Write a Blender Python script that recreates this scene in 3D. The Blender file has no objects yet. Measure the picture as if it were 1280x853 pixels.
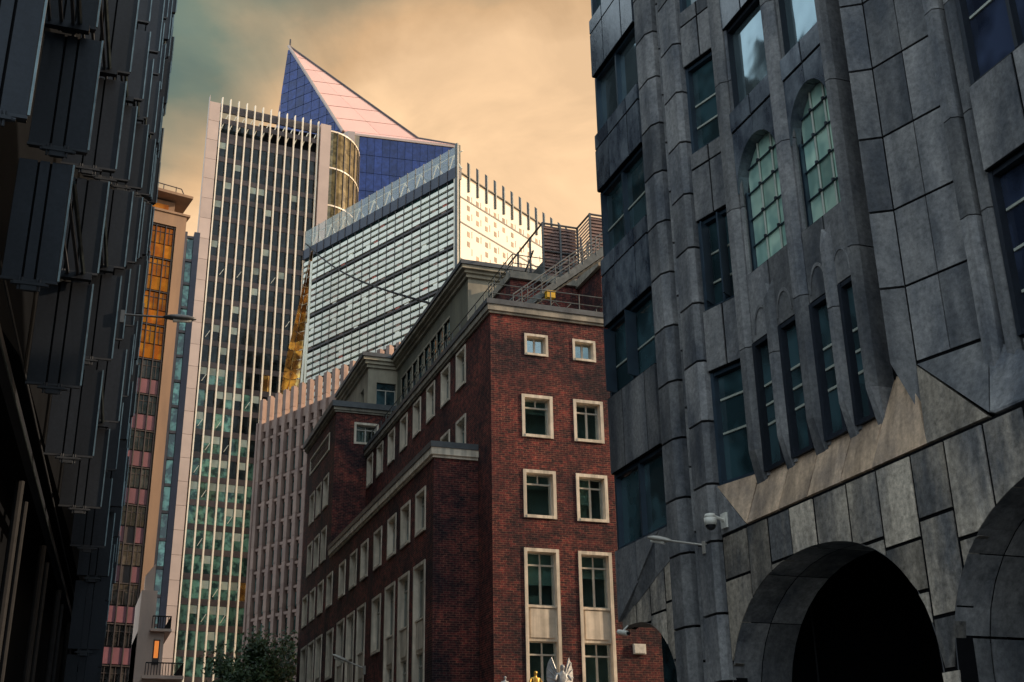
import bpy, bmesh, math, random
from mathutils import Vector, Matrix
R = math.radians
random.seed(7)
S = bpy.context.scene
COL = S.collection

# ------------------------------------------------------------------ camera
cd = bpy.data.cameras.new('camera'); cam = bpy.data.objects.new('camera', cd); COL.objects.link(cam)
cd.sensor_width = 36; cd.lens = 42.47; cd.clip_end = 3000; cd.clip_start = 0.1
cam.matrix_world = Matrix(((0.94155887, -0.11148057, -0.31786628, 0), (-0.33646575, -0.35622665, -0.87171863, 0),
                           (-0.01605275, 0.92772553, -0.37291776, 1.6), (0, 0, 0, 1)))
# columns above are the camera's own axes: the matrix maps camera axes to world
S.camera = cam
# ------------------------------------------------------------------ sky
SUN_AZ, SUN_EL = 106.0, 21.0          # azimuth clockwise from +Y
w = bpy.data.worlds.new('World'); S.world = w; w.use_nodes = True
nt = w.node_tree; N = nt.nodes; L = nt.links; N.clear()
out = N.new('ShaderNodeOutputWorld'); bg = N.new('ShaderNodeBackground'); L.new(bg.outputs[0], out.inputs[0])
sky = N.new('ShaderNodeTexSky'); sky.sky_type = 'NISHITA'; sky.sun_disc = False
sky.sun_elevation = R(SUN_EL); sky.sun_rotation = R(SUN_AZ); sky.dust_density = 4; sky.air_density = 1.5
tc = N.new('ShaderNodeTexCoord')
def wm(op, a, b=None):
    n = N.new('ShaderNodeMath'); n.operation = op
    for i, v in enumerate((a, b)):
        if v is None: continue
        if isinstance(v, (int, float)): n.inputs[i].default_value = v
        else: L.new(v, n.inputs[i])
    return n.outputs[0]
sep = N.new('ShaderNodeSeparateXYZ'); L.new(tc.outputs['Generated'], sep.inputs[0])
cmap = N.new('ShaderNodeMapping'); cmap.inputs['Scale'].default_value = (1.3, 1.0, 2.1); L.new(tc.outputs['Generated'], cmap.inputs[0])
cn = N.new('ShaderNodeTexNoise'); cn.inputs['Scale'].default_value = 2.1; cn.inputs['Detail'].default_value = 7; cn.inputs['Roughness'].default_value = .52
L.new(cmap.outputs[0], cn.inputs['Vector'])
# the glow of the low sun spreads higher on the sun's side (+X) and drops away from it
g = wm('ADD', wm('MULTIPLY', sep.outputs['X'], 3.8), wm('MULTIPLY', sep.outputs['Z'], -6.3))
# away from the sun the glow gives way to bright blue, raised out of view to fill the shade
g = wm('ADD', g, wm('MULTIPLY', wm('MINIMUM', wm('SUBTRACT', wm('ADD', wm('MULTIPLY', sep.outputs['X'], .75), wm('MULTIPLY', sep.outputs['Y'], .66)), .40), 0.0), 5.0))
g = wm('ADD', wm('ADD', g, 3.64), wm('MULTIPLY', wm('SUBTRACT', cn.outputs['Fac'], .5), 2.3))
ramp = N.new('ShaderNodeValToRGB'); L.new(wm('MULTIPLY', wm('ADD', g, 2.0), 1 / 3.0), ramp.inputs[0])
e = ramp.color_ramp.elements
e[0].position = 0.0; e[0].color = (.94, 1.13, 1.26, 1)
e[1].position = 1.0; e[1].color = (1.04, .68, .375, 1)
for p, c in ((.38, (.30, .42, .47, 1)), (.66, (.095, .165, .150, 1)), (.745, (.18, .215, .155, 1)), (.83, (.40, .315, .19, 1)), (.915, (.78, .49, .25, 1))):
    x = e.new(p); x.color = c
mx = N.new('ShaderNodeMix'); mx.data_type = 'RGBA'; mx.inputs[0].default_value = .86
nm = N.new('ShaderNodeVectorMath'); nm.operation = 'SCALE'; nm.inputs['Scale'].default_value = .08
n3 = N.new('ShaderNodeTexNoise'); n3.inputs['Scale'].default_value = 4.6; n3.inputs['Detail'].default_value = 9; n3.inputs['Roughness'].default_value = .58; n3.inputs['Distortion'].default_value = .5
L.new(cmap.outputs[0], n3.inputs['Vector'])
mr3 = N.new('ShaderNodeMapRange'); mr3.inputs['From Min'].default_value = .32; mr3.inputs['From Max'].default_value = .68; mr3.inputs['To Min'].default_value = .84; mr3.inputs['To Max'].default_value = 1.22
L.new(n3.outputs['Fac'], mr3.inputs['Value'])
cs = N.new('ShaderNodeVectorMath'); cs.operation = 'SCALE'; L.new(ramp.outputs[0], cs.inputs[0]); L.new(mr3.outputs[0], cs.inputs['Scale'])
L.new(sky.outputs[0], nm.inputs[0]); L.new(nm.outputs[0], mx.inputs['A']); L.new(cs.outputs[0], mx.inputs['B'])
L.new(mx.outputs['Result'], bg.inputs['Color']); bg.inputs['Strength'].default_value = 1.0
# ------------------------------------------------------------------ sun
sd = bpy.data.lights.new('sun', 'SUN'); sd.energy = 4.0; sd.angle = R(.6); sd.color = (1, .77, .54)
so = bpy.data.objects.new('sun', sd); COL.objects.link(so)
sv = Vector((math.sin(R(SUN_AZ)) * math.cos(R(SUN_EL)), math.cos(R(SUN_AZ)) * math.cos(R(SUN_EL)), math.sin(R(SUN_EL))))
so.rotation_euler = sv.to_track_quat('Z', 'Y').to_euler()
so.location = (60, -60, 80)
S.view_settings.view_transform = 'Standard'; S.view_settings.look = 'None'; S.view_settings.gamma = 1
S.view_settings.exposure = 0.12; S.view_settings.use_curve_mapping = False

# ------------------------------------------------------------------ materials
def mat(name, c1, c2=None, rough=.7, scale=3.0, metal=0., spec=.5, bump=0., rnd=0., stretch=1., detail=6, lo=.35, hi=.65, speck=0., streak=0.):
    m = bpy.data.materials.new(name); m.use_nodes = True
    t = m.node_tree; n = t.nodes; l = t.links
    b = n['Principled BSDF']; b.inputs['Roughness'].default_value = rough; b.inputs['Metallic'].default_value = metal
    b.inputs['Specular IOR Level'].default_value = spec
    geo = n.new('ShaderNodeNewGeometry'); mp = n.new('ShaderNodeMapping'); mp.inputs['Scale'].default_value = (1, 1, stretch)
    l.new(geo.outputs['Position'], mp.inputs[0])
    nz = n.new('ShaderNodeTexNoise'); nz.inputs['Scale'].default_value = scale; nz.inputs['Detail'].default_value = detail; nz.inputs['Roughness'].default_value = .62
    if rnd:
        o2 = n.new('ShaderNodeObjectInfo'); k2 = n.new('ShaderNodeMath'); k2.operation = 'MULTIPLY'; k2.inputs[1].default_value = 40; l.new(o2.outputs['Random'], k2.inputs[0])
        v2 = n.new('ShaderNodeVectorMath'); v2.operation = 'ADD'; l.new(mp.outputs[0], v2.inputs[0]); l.new(k2.outputs[0], v2.inputs[1]); l.new(v2.outputs[0], nz.inputs['Vector'])
    else: l.new(mp.outputs[0], nz.inputs['Vector'])
    r = n.new('ShaderNodeValToRGB'); l.new(nz.outputs['Fac'], r.inputs[0])
    c2 = c2 or tuple(v * .75 for v in c1)
    r.color_ramp.elements[0].position = lo; r.color_ramp.elements[1].position = hi
    r.color_ramp.elements[0].color = (*c2, 1); r.color_ramp.elements[1].color = (*c1, 1)
    src = r.outputs[0]
    if rnd:
        oi = n.new('ShaderNodeObjectInfo'); mr = n.new('ShaderNodeMapRange')
        mr.inputs['To Min'].default_value = 1 - rnd; mr.inputs['To Max'].default_value = 1 + rnd
        l.new(oi.outputs['Random'], mr.inputs['Value'])
        hs = n.new('ShaderNodeHueSaturation'); l.new(mr.outputs[0], hs.inputs['Value']); l.new(src, hs.inputs['Color']); src = hs.outputs[0]
    if streak:
        m4 = n.new('ShaderNodeMapping'); m4.inputs['Scale'].default_value = (3.2, 3.2, .16); l.new(geo.outputs['Position'], m4.inputs[0])
        n4 = n.new('ShaderNodeTexNoise'); n4.inputs['Scale'].default_value = 1.3; n4.inputs['Detail'].default_value = 5; l.new(m4.outputs[0], n4.inputs['Vector'])
        q4 = n.new('ShaderNodeMapRange'); q4.inputs['From Min'].default_value = .38; q4.inputs['From Max'].default_value = .58; q4.inputs['To Min'].default_value = 1 - streak; q4.inputs['To Max'].default_value = 1.08
        l.new(n4.outputs['Fac'], q4.inputs['Value']); h4 = n.new('ShaderNodeHueSaturation'); l.new(q4.outputs[0], h4.inputs['Value']); l.new(src, h4.inputs['Color']); src = h4.outputs[0]
    if speck:
        n2 = n.new('ShaderNodeTexNoise'); n2.inputs['Scale'].default_value = scale * 11; n2.inputs['Detail'].default_value = 8; n2.inputs['Roughness'].default_value = .75; l.new(geo.outputs['Position'], n2.inputs['Vector'])
        m2 = n.new('ShaderNodeMapRange'); m2.inputs['From Min'].default_value = .3; m2.inputs['From Max'].default_value = .7; m2.inputs['To Min'].default_value = 1 - speck; m2.inputs['To Max'].default_value = 1 + speck * .6
        l.new(n2.outputs['Fac'], m2.inputs['Value']); h2 = n.new('ShaderNodeHueSaturation'); l.new(m2.outputs[0], h2.inputs['Value']); l.new(src, h2.inputs['Color']); src = h2.outputs[0]
    l.new(src, b.inputs['Base Color'])
    if bump:
        bn = n.new('ShaderNodeTexNoise'); bn.inputs['Scale'].default_value = scale * 5; bn.inputs['Detail'].default_value = 5; l.new(geo.outputs['Position'], bn.inputs['Vector'])
        bp = n.new('ShaderNodeBump'); bp.inputs['Strength'].default_value = bump; bp.inputs['Distance'].default_value = .02
        l.new(bn.outputs['Fac'], bp.inputs['Height']); l.new(bp.outputs[0], b.inputs['Normal'])
    return m
def brick_mat(name, a, b2, mortar, bw=.3, bh=.1):
    m = bpy.data.materials.new(name); m.use_nodes = True
    t = m.node_tree; n = t.nodes; l = t.links; b = n['Principled BSDF']; b.inputs['Roughness'].default_value = .85
    b.inputs['Specular IOR Level'].default_value = .25
    geo = n.new('ShaderNodeNewGeometry'); sp = n.new('ShaderNodeSeparateXYZ'); l.new(geo.outputs['Position'], sp.inputs[0])
    ad = n.new('ShaderNodeMath'); ad.operation = 'ADD'; l.new(sp.outputs[0], ad.inputs[0]); l.new(sp.outputs[1], ad.inputs[1])
    cb = n.new('ShaderNodeCombineXYZ'); l.new(ad.outputs[0], cb.inputs[0]); l.new(sp.outputs[2], cb.inputs[1])
    bk = n.new('ShaderNodeTexBrick'); l.new(cb.outputs[0], bk.inputs['Vector'])
    bk.inputs['Color1'].default_value = (*a, 1); bk.inputs['Color2'].default_value = (*b2, 1); bk.inputs['Mortar'].default_value = (*mortar, 1)
    bk.inputs['Scale'].default_value = 1; bk.inputs['Brick Width'].default_value = bw; bk.inputs['Row Height'].default_value = bh
    bk.inputs['Mortar Size'].default_value = .014; bk.inputs['Mortar Smooth'].default_value = .3; bk.inputs['Bias'].default_value = -.1
    nz = n.new('ShaderNodeTexNoise'); nz.inputs['Scale'].default_value = .45; nz.inputs['Detail'].default_value = 8; nz.inputs['Roughness'].default_value = .68; l.new(geo.outputs['Position'], nz.inputs['Vector'])
    r = n.new('ShaderNodeValToRGB'); l.new(nz.outputs['Fac'], r.inputs[0])
    r.color_ramp.elements[0].position = .38; r.color_ramp.elements[0].color = (.35, .42, .55, 1)
    r.color_ramp.elements[1].position = .66; r.color_ramp.elements[1].color = (1.75, 1.25, 1.1, 1)
    mu = n.new('ShaderNodeMix'); mu.data_type = 'RGBA'; mu.blend_type = 'MULTIPLY'; mu.inputs[0].default_value = 1
    l.new(bk.outputs['Color'], mu.inputs['A']); l.new(r.outputs[0], mu.inputs['B'])
    n5 = n.new('ShaderNodeTexNoise'); n5.inputs['Scale'].default_value = 3.2; n5.inputs['Detail'].default_value = 6; n5.inputs['Roughness'].default_value = .8; l.new(geo.outputs['Position'], n5.inputs['Vector'])
    r5 = n.new('ShaderNodeValToRGB'); l.new(n5.outputs['Fac'], r5.inputs[0]); r5.color_ramp.elements[0].position = .42; r5.color_ramp.elements[0].color = (.5, .55, .62, 1); r5.color_ramp.elements[1].position = .62; r5.color_ramp.elements[1].color = (1.7, 1.3, 1.15, 1)
    m5 = n.new('ShaderNodeMix'); m5.data_type = 'RGBA'; m5.blend_type = 'MULTIPLY'; m5.inputs[0].default_value = 1; l.new(mu.outputs['Result'], m5.inputs['A']); l.new(r5.outputs[0], m5.inputs['B'])
    l.new(m5.outputs['Result'], b.inputs['Base Color'])
    bp = n.new('ShaderNodeBump'); bp.inputs['Strength'].default_value = .5; bp.inputs['Distance'].default_value = .01; bp.invert = True
    l.new(bk.outputs['Fac'], bp.inputs['Height']); l.new(bp.outputs[0], b.inputs['Normal'])
    return m
def glass_mat(name, tint, rough=.04, metal=0., spec=1., rnd=.35, wob=.06, c2=None, scale=.9):
    m = mat(name, tint, c2 or tuple(v * .35 for v in tint), rough, scale, metal, spec, 0, rnd, lo=.42, hi=.6, detail=2)
    t = m.node_tree; n = t.nodes; l = t.links; b = n['Principled BSDF']
    geo = n.new('ShaderNodeNewGeometry'); nz = n.new('ShaderNodeTexNoise'); nz.inputs['Scale'].default_value = .8; l.new(geo.outputs['Position'], nz.inputs['Vector'])
    bp = n.new('ShaderNodeBump'); bp.inputs['Strength'].default_value = wob; bp.inputs['Distance'].default_value = .3
    l.new(nz.outputs['Fac'], bp.inputs['Height']); l.new(bp.outputs[0], b.inputs['Normal'])
    return m
def clear_glass(name, tint):
    m = bpy.data.materials.new(name); m.use_nodes = True
    t = m.node_tree; n = t.nodes; l = t.links; n.clear()
    o = n.new('ShaderNodeOutputMaterial'); mx = n.new('ShaderNodeMixShader'); tr = n.new('ShaderNodeBsdfTransparent'); gl = n.new('ShaderNodeBsdfGlossy')
    tr.inputs[0].default_value = (*tint, 1); gl.inputs['Roughness'].default_value = .03; gl.inputs[0].default_value = (.9, .95, 1, 1)
    lw = n.new('ShaderNodeLayerWeight'); lw.inputs[0].default_value = .5
    pw_ = n.new('ShaderNodeMath'); pw_.operation = 'POWER'; l.new(lw.outputs['Facing'], pw_.inputs[0]); pw_.inputs[1].default_value = 3
    fr = n.new('ShaderNodeMath'); fr.operation = 'MULTIPLY_ADD'; l.new(pw_.outputs[0], fr.inputs[0]); fr.inputs[1].default_value = .7; fr.inputs[2].default_value = .28
    l.new(fr.outputs[0], mx.inputs[0]); l.new(tr.outputs[0], mx.inputs[1]); l.new(gl.outputs[0], mx.inputs[2]); l.new(mx.outputs[0], o.inputs[0])
    return m
M = {}
M['asphalt'] = mat('asphalt', (.055, .055, .058), (.035, .035, .037), .9, 6, bump=.3)
M['paving'] = mat('paving', (.22, .20, .18), (.13, .12, .11), .85, 2, bump=.2)
M['brick'] = brick_mat('red_brick', (.108, .030, .032), (.024, .015, .020), (.14, .10, .074))
M['frame_stone'] = mat('portland_frame', (.78, .66, .52), (.58, .49, .38), .7, 1.6, bump=.15, rnd=.08, streak=.25)
M['cornice'] = mat('weathered_cornice', (.40, .34, .26), (.17, .155, .13), .8, 1.3, bump=.3, stretch=.5)
M['coping'] = mat('lead_coping', (.10, .105, .11), (.055, .058, .064), .6, 1.5, bump=.2)
M['render'] = mat('olive_render', (.20, .185, .13), (.12, .115, .085), .8, .8, bump=.1, stretch=.3)
M['attic_stone'] = mat('attic_stone', (.42, .36, .26), (.25, .215, .16), .8, 1.0, bump=.2, stretch=.4)
M['win_glass'] = clear_glass('window_glass', (.80, .93, .91))
M['room'] = mat('room_wall', (.46, .53, .50), (.26, .32, .31), .9, .5)
M['blind'] = mat('blind', (.45, .52, .46), (.30, .36, .33), .8, .6, rnd=.3)
M['sash'] = mat('sash_paint', (.48, .44, .37), (.36, .33, .28), .5, 2)
M['dark_glass'] = glass_mat('dark_window_glass', (.12, .20, .185))
M['steel'] = mat('galvanised', (.14, .145, .14), (.08, .083, .08), .5, 3, metal=.4)
M['rust_louvre'] = mat('rust_louvre', (.26, .15, .12), (.14, .085, .075), .7, 2, rnd=.1)
M['stone'] = mat('grey_granite', (.23, .22, .215), (.065, .07, .082), .72, 1.0, spec=.35, bump=.6, rnd=.30, streak=.12, stretch=.4, lo=.36, hi=.64, speck=.5)
M['stone_base'] = mat('riven_stone_lit', (.46, .385, .305), (.13, .125, .125), .8, .9, spec=.25, bump=.9, rnd=.40, streak=.25, stretch=.4, lo=.38, hi=.60, speck=.6)  # warm bounced light low on the facade put into the stone colour
M['sill_stone'] = mat('warm_lit_sill', (.66, .46, .31), (.38, .28, .21), .8, 1.1, spec=.25, bump=.5, rnd=.15, streak=.3, lo=.36, hi=.6, speck=.35)  # warm light on the sloped sills put into a lighter base colour
M['stone_pol'] = mat('polished_granite', (.13, .15, .175), (.035, .046, .066), .2, 1.6, spec=.8, bump=.10, rnd=.2, stretch=.6, lo=.4, hi=.6, speck=.3)
M['joint'] = mat('joint_dark', (.007, .007, .008), None, .95, spec=.05)
M['blue_frame'] = mat('blue_frame', (.035, .06, .085), (.025, .04, .06), .4, 2, metal=.3)
M['teal_glass'] = glass_mat('teal_glass', (.04, .085, .10), .03, 0, 1., .25, .05)
M['arch_glass'] = glass_mat('arch_glass', (.55, .76, .62), .05, .3, 1., .30, .06, (.28, .46, .40), 1.2)  # greenish reflections painted into the base colour
M['blue_win'] = glass_mat('blue_window_glass', (.05, .07, .13), .04, .3, 1., .2, .05)
M['sky_glass'] = glass_mat('pale_mirror_glass', (.34, .46, .50), .05, .85, 1., .12, .03, (.26, .36, .40))
M['bar_pale'] = mat('pale_bar', (.40, .42, .36), None, .4, 3)
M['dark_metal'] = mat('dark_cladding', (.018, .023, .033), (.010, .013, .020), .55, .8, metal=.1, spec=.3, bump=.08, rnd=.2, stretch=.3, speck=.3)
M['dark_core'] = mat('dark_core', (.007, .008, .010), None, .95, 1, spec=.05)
M['edge_trim'] = mat('edge_trim', (.13, .17, .18), (.07, .09, .10), .3, 2, metal=.7)
M['bracket'] = mat('bracket_steel', (.05, .055, .065), None, .7, 4, spec=.2)
M['tower_white'] = mat('tower_white_panel', (.58, .44, .37), (.48, .365, .31), .45, .2, rnd=.05)
M['tower_fin'] = mat('tower_fin_aluminium', (.95, .84, .68), (.88, .77, .61), .35, .4, rnd=.04)
M['tower_glass'] = glass_mat('tower_glass', (.018, .026, .03), .08, 0, .35, .5, .05)
M['tower_glass_teal'] = glass_mat('tower_glass_teal', (.16, .36, .29), .08, .15, .8, .45, .08, (.03, .07, .07))
M['spandrel_grey'] = mat('spandrel_grey', (.10, .078, .078), (.06, .048, .05), .5, .5, rnd=.25)
M['olive_glass'] = glass_mat('olive_glass', (.20, .16, .075), .15, .4, .8, .2, .03)
M['blue_glass'] = glass_mat('blue_glass', (.020, .040, .17), .10, .25, .6, .25, .02, (.012, .024, .11))
M['pink_sky_face'] = mat('pink_sky_glass', (.84, .50, .41), (.76, .44, .37), .35, .08, spec=.4, rnd=.03)  # pink sky reflection put into the base colour of the sloped face
M['white_band'] = mat('white_band', (.92, .90, .76), (.84, .82, .69), .45, .3, rnd=.08)
M['white_wall'] = mat('white_wall_panel', (.82, .73, .57), (.74, .65, .51), .5, .2, rnd=.03)
M['strip_glass'] = glass_mat('strip_glass', (.04, .115, .105), .08, .1, .9, .4, .03)
M['brown_panel'] = mat('brown_panel', (.22, .13, .09), (.13, .09, .07), .6, .6, rnd=.4)
M['tan_panel'] = mat('tan_panel', (.40, .27, .17), (.26, .17, .11), .6, .6, rnd=.3)
M['red_panel'] = mat('red_panel', (.42, .10, .06), None, .6, 1, rnd=.2)
M['rib_stone'] = mat('rib_pink_concrete', (.40, .265, .21), (.27, .18, .15), .75, .5, bump=.2, rnd=.12)
M['gold_reflect_glass'] = glass_mat('gold_reflect_glass', (.85, .52, .15), .10, .75, 1., .5, .15, (.30, .15, .05), .5)  # reflected gold light put into the glass tint
M['sunset_glass'] = glass_mat('sunset_glass', (.95, .27, .015), .12, .8, 1., .25, .05, (.60, .13, .01), .4)  # orange sunset reflection put into the glass tint
M['grey_glass'] = glass_mat('grey_bronze_glass', (.07, .065, .06), .08, .2, .9, .5, .06)
M['pink_panel'] = mat('pink_spandrel', (.19, .07, .085), (.14, .052, .066), .45, .6, rnd=.15)
M['block_frame'] = mat('block_dark_frame', (.05, .035, .032), None, .5, 1)
M['block_blue'] = mat('navy_panel', (.03, .035, .06), None, .5, 1)
M['block_stone'] = mat('block_tan_stone', (.34, .205, .12), (.19, .12, .08), .75, .25, bump=.15, stretch=.2)
M['pale_stone'] = mat('pale_stone', (.74, .54, .44), (.56, .41, .34), .75, .5, bump=.2, stretch=.3)
M['iron'] = mat('black_iron', (.03, .03, .032), None, .8, 3, spec=.12)
M['bark'] = mat('bark', (.10, .075, .05), (.05, .04, .03), .9, 4, bump=.5)
M['leaf'] = mat('leaf', (.085, .13, .05), (.03, .06, .03), .55, 1.2, spec=.3, rnd=.0)
M['silver'] = mat('silver_paint', (.42, .43, .44), (.25, .26, .27), .4, 6, metal=.3, bump=.4)
M['gold'] = mat('gilding', (.72, .45, .10), (.5, .3, .06), .35, 6, metal=.7, bump=.3)
M['white_plastic'] = mat('white_plastic', (.72, .68, .60), None, .35, 6)
M['black_plastic'] = mat('black_plastic', (.015, .015, .018), None, .25, 6)
M['lamp_grey'] = mat('lamp_grey', (.10, .105, .11), (.07, .073, .078), .4, 4, metal=.3)
M['lamp_pale'] = mat('lamp_pale', (.42, .38, .33), None, .4, 4, metal=.2)
M['yellow'] = mat('yellow_plastic', (.75, .42, .02), None, .5, 4)
M['lantern_glass'] = mat('lantern_glass', (.3, .5, .42), None, .3, 4)
_lg = M['lantern_glass'].node_tree.nodes['Principled BSDF']; _lg.inputs['Emission Color'].default_value = (.55, .85, .70, 1); _lg.inputs['Emission Strength'].default_value = .5
M['lit'] = mat('lit_window', (.9, .3, .05), None, .5, 4)
lb = M['lit'].node_tree.nodes['Principled BSDF']; lb.inputs['Emission Color'].default_value = (1, .28, .05, 1); lb.inputs['Emission Strength'].default_value = .55

# ------------------------------------------------------------------ helpers
class MB:
    def __init__(s): s.v = []; s.f = []
    def poly(s, pts):
        n = len(s.v); s.v += [tuple(p) for p in pts]; s.f.append(tuple(range(n, n + len(pts))))
    def box(s, x0, x1, y0, y1, z0, z1):
        n = len(s.v)
        s.v += [(x0, y0, z0), (x1, y0, z0), (x1, y1, z0), (x0, y1, z0), (x0, y0, z1), (x1, y0, z1), (x1, y1, z1), (x0, y1, z1)]
        for q in ((0, 3, 2, 1), (4, 5, 6, 7), (0, 1, 5, 4), (1, 2, 6, 5), (2, 3, 7, 6), (3, 0, 4, 7)): s.f.append(tuple(n + i for i in q))
        return s
    def prism(s, pts, z0, z1):            # plan polygon, z0/z1 numbers or per-vertex lists
        k = len(pts); n = len(s.v)
        a = z0 if isinstance(z0, (list, tuple)) else [z0] * k; b = z1 if isinstance(z1, (list, tuple)) else [z1] * k
        s.v += [(p[0], p[1], a[i]) for i, p in enumerate(pts)] + [(p[0], p[1], b[i]) for i, p in enumerate(pts)]
        s.f.append(tuple(n + i for i in reversed(range(k)))); s.f.append(tuple(n + k + i for i in range(k)))
        for i in range(k): j = (i + 1) % k; s.f.append((n + i, n + j, n + k + j, n + k + i))
        return s
    def slab(s, pts, off):                # polygon in space thickened by vector
        k = len(pts); n = len(s.v); o = Vector(off)
        s.v += [tuple(p) for p in pts] + [tuple(Vector(p) + o) for p in pts]
        s.f.append(tuple(n + i for i in range(k))); s.f.append(tuple(n + k + i for i in reversed(range(k))))
        for i in range(k): j = (i + 1) % k; s.f.append((n + i, n + j, n + k + j, n + k + i))
        return s
    def bar(s, a, b, r, k=6, r2=None):
        a = Vector(a); b = Vector(b); d = (b - a).normalized()
        u = d.orthogonal().normalized(); v = d.cross(u); n = len(s.v); r2 = r if r2 is None else r2
        for c, rr in ((a, r), (b, r2)):
            for i in range(k):
                t = 2 * math.pi * i / k; s.v.append(tuple(c + (u * math.cos(t) + v * math.sin(t)) * rr))
        for i in range(k): j = (i + 1) % k; s.f.append((n + i, n + j, n + k + j, n + k + i))
        s.f.append(tuple(n + i for i in reversed(range(k)))); s.f.append(tuple(n + k + i for i in range(k)))
        return s
    def mesh(s, name, m, smooth=False):
        me = bpy.data.meshes.new(name); me.from_pydata(s.v, [], s.f)
        bm = bmesh.new(); bm.from_mesh(me); bmesh.ops.recalc_face_normals(bm, faces=bm.faces); bm.to_mesh(me); bm.free()
        if smooth: me.polygons.foreach_set('use_smooth', [True] * len(me.polygons))
        me.materials.append(M[m] if isinstance(m, str) else m); return me
def ob(name, me, parent=None, loc=None, yaw=0.):
    o = bpy.data.objects.new(name, me); COL.objects.link(o)
    if parent is not None:
        o.parent = parent
        if loc is not None: o.location = Vector(loc) - Vector(parent['base'])
    elif loc is not None: o.location = loc
    o.rotation_euler = (0, 0, yaw); return o
def wob(name, mb, m, parent, smooth=False, kind=None):     # mesh given in world coordinates
    b = Vector(parent['base']); mb.v = [tuple(Vector(v) - b) for v in mb.v]
    o = ob(name, mb.mesh(name, m, smooth), parent); o.location = (0, 0, 0)
    if kind: o['kind'] = kind
    return o
def thing(name, label, cat, base, group=None):
    o = bpy.data.objects.new(name, None); COL.objects.link(o); o.location = base; o.empty_display_size = .5
    o['label'] = label; o['category'] = cat; o['base'] = tuple(base)
    if group: o['group'] = group
    return o
def structure(name, mb, m):
    o = ob(name, mb.mesh(name, m)); o['kind'] = 'structure'; return o
class FR:                                   # a facade: x along it (to the right seen from outside), y inwards, z up
    def __init__(s, x, y, yaw): s.o = (x, y, 0); s.yaw = yaw; s.c = math.cos(yaw); s.s = math.sin(yaw)
    def p(s, a, d, z): return (s.o[0] + a * s.c - d * s.s, s.o[1] + a * s.s + d * s.c, z)
    def put(s, name, me, parent, a=0, d=0, z=0): return ob(name, me, parent, s.p(a, d, z), s.yaw)
def wall_mb(W, z0, z1, openings, rev=.3, a0=0.):
    mb = MB(); xs = sorted({a0, W, *[v for o in openings for v in o[:2]]}); zs = sorted({z0, z1, *[v for o in openings for v in o[2:4]]})
    for i in range(len(xs) - 1):
        for j in range(len(zs) - 1):
            cx = (xs[i] + xs[i + 1]) / 2; cz = (zs[j] + zs[j + 1]) / 2
            if any(o[0] < cx < o[1] and o[2] < cz < o[3] for o in openings): continue
            mb.poly([(xs[i], 0, zs[j]), (xs[i + 1], 0, zs[j]), (xs[i + 1], 0, zs[j + 1]), (xs[i], 0, zs[j + 1])])
    for o in openings:
        x0, x1, a, b = o[:4]
        for p, q in (((x0, a), (x1, a)), ((x1, a), (x1, b)), ((x1, b), (x0, b)), ((x0, b), (x0, a))):
            mb.poly([(p[0], 0, p[1]), (q[0], 0, q[1]), (q[0], rev, q[1]), (p[0], rev, p[1])])
    return mb

# ================================================================== GROUND
structure('ground', MB().box(-900, 900, -900, 1500, -1, -.02), 'paving')
structure('road', MB().box(1.6, 9.2, -60, 99, -.016, -.004), 'asphalt')
structure('pavement_left', MB().box(-14, 1.6, -60, 99, -.016, .12), 'paving')
structure('pavement_right', MB().box(9.2, 30, -60, 51, -.016, .12), 'paving')
mk = MB()
for k in range(26): mk.box(5.35, 5.47, -40 + k * 5.2, -37.6 + k * 5.2, -.003, .001)
structure('road_marking', mk, mat('road_paint', (.6, .58, .5), None, .7))

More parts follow.
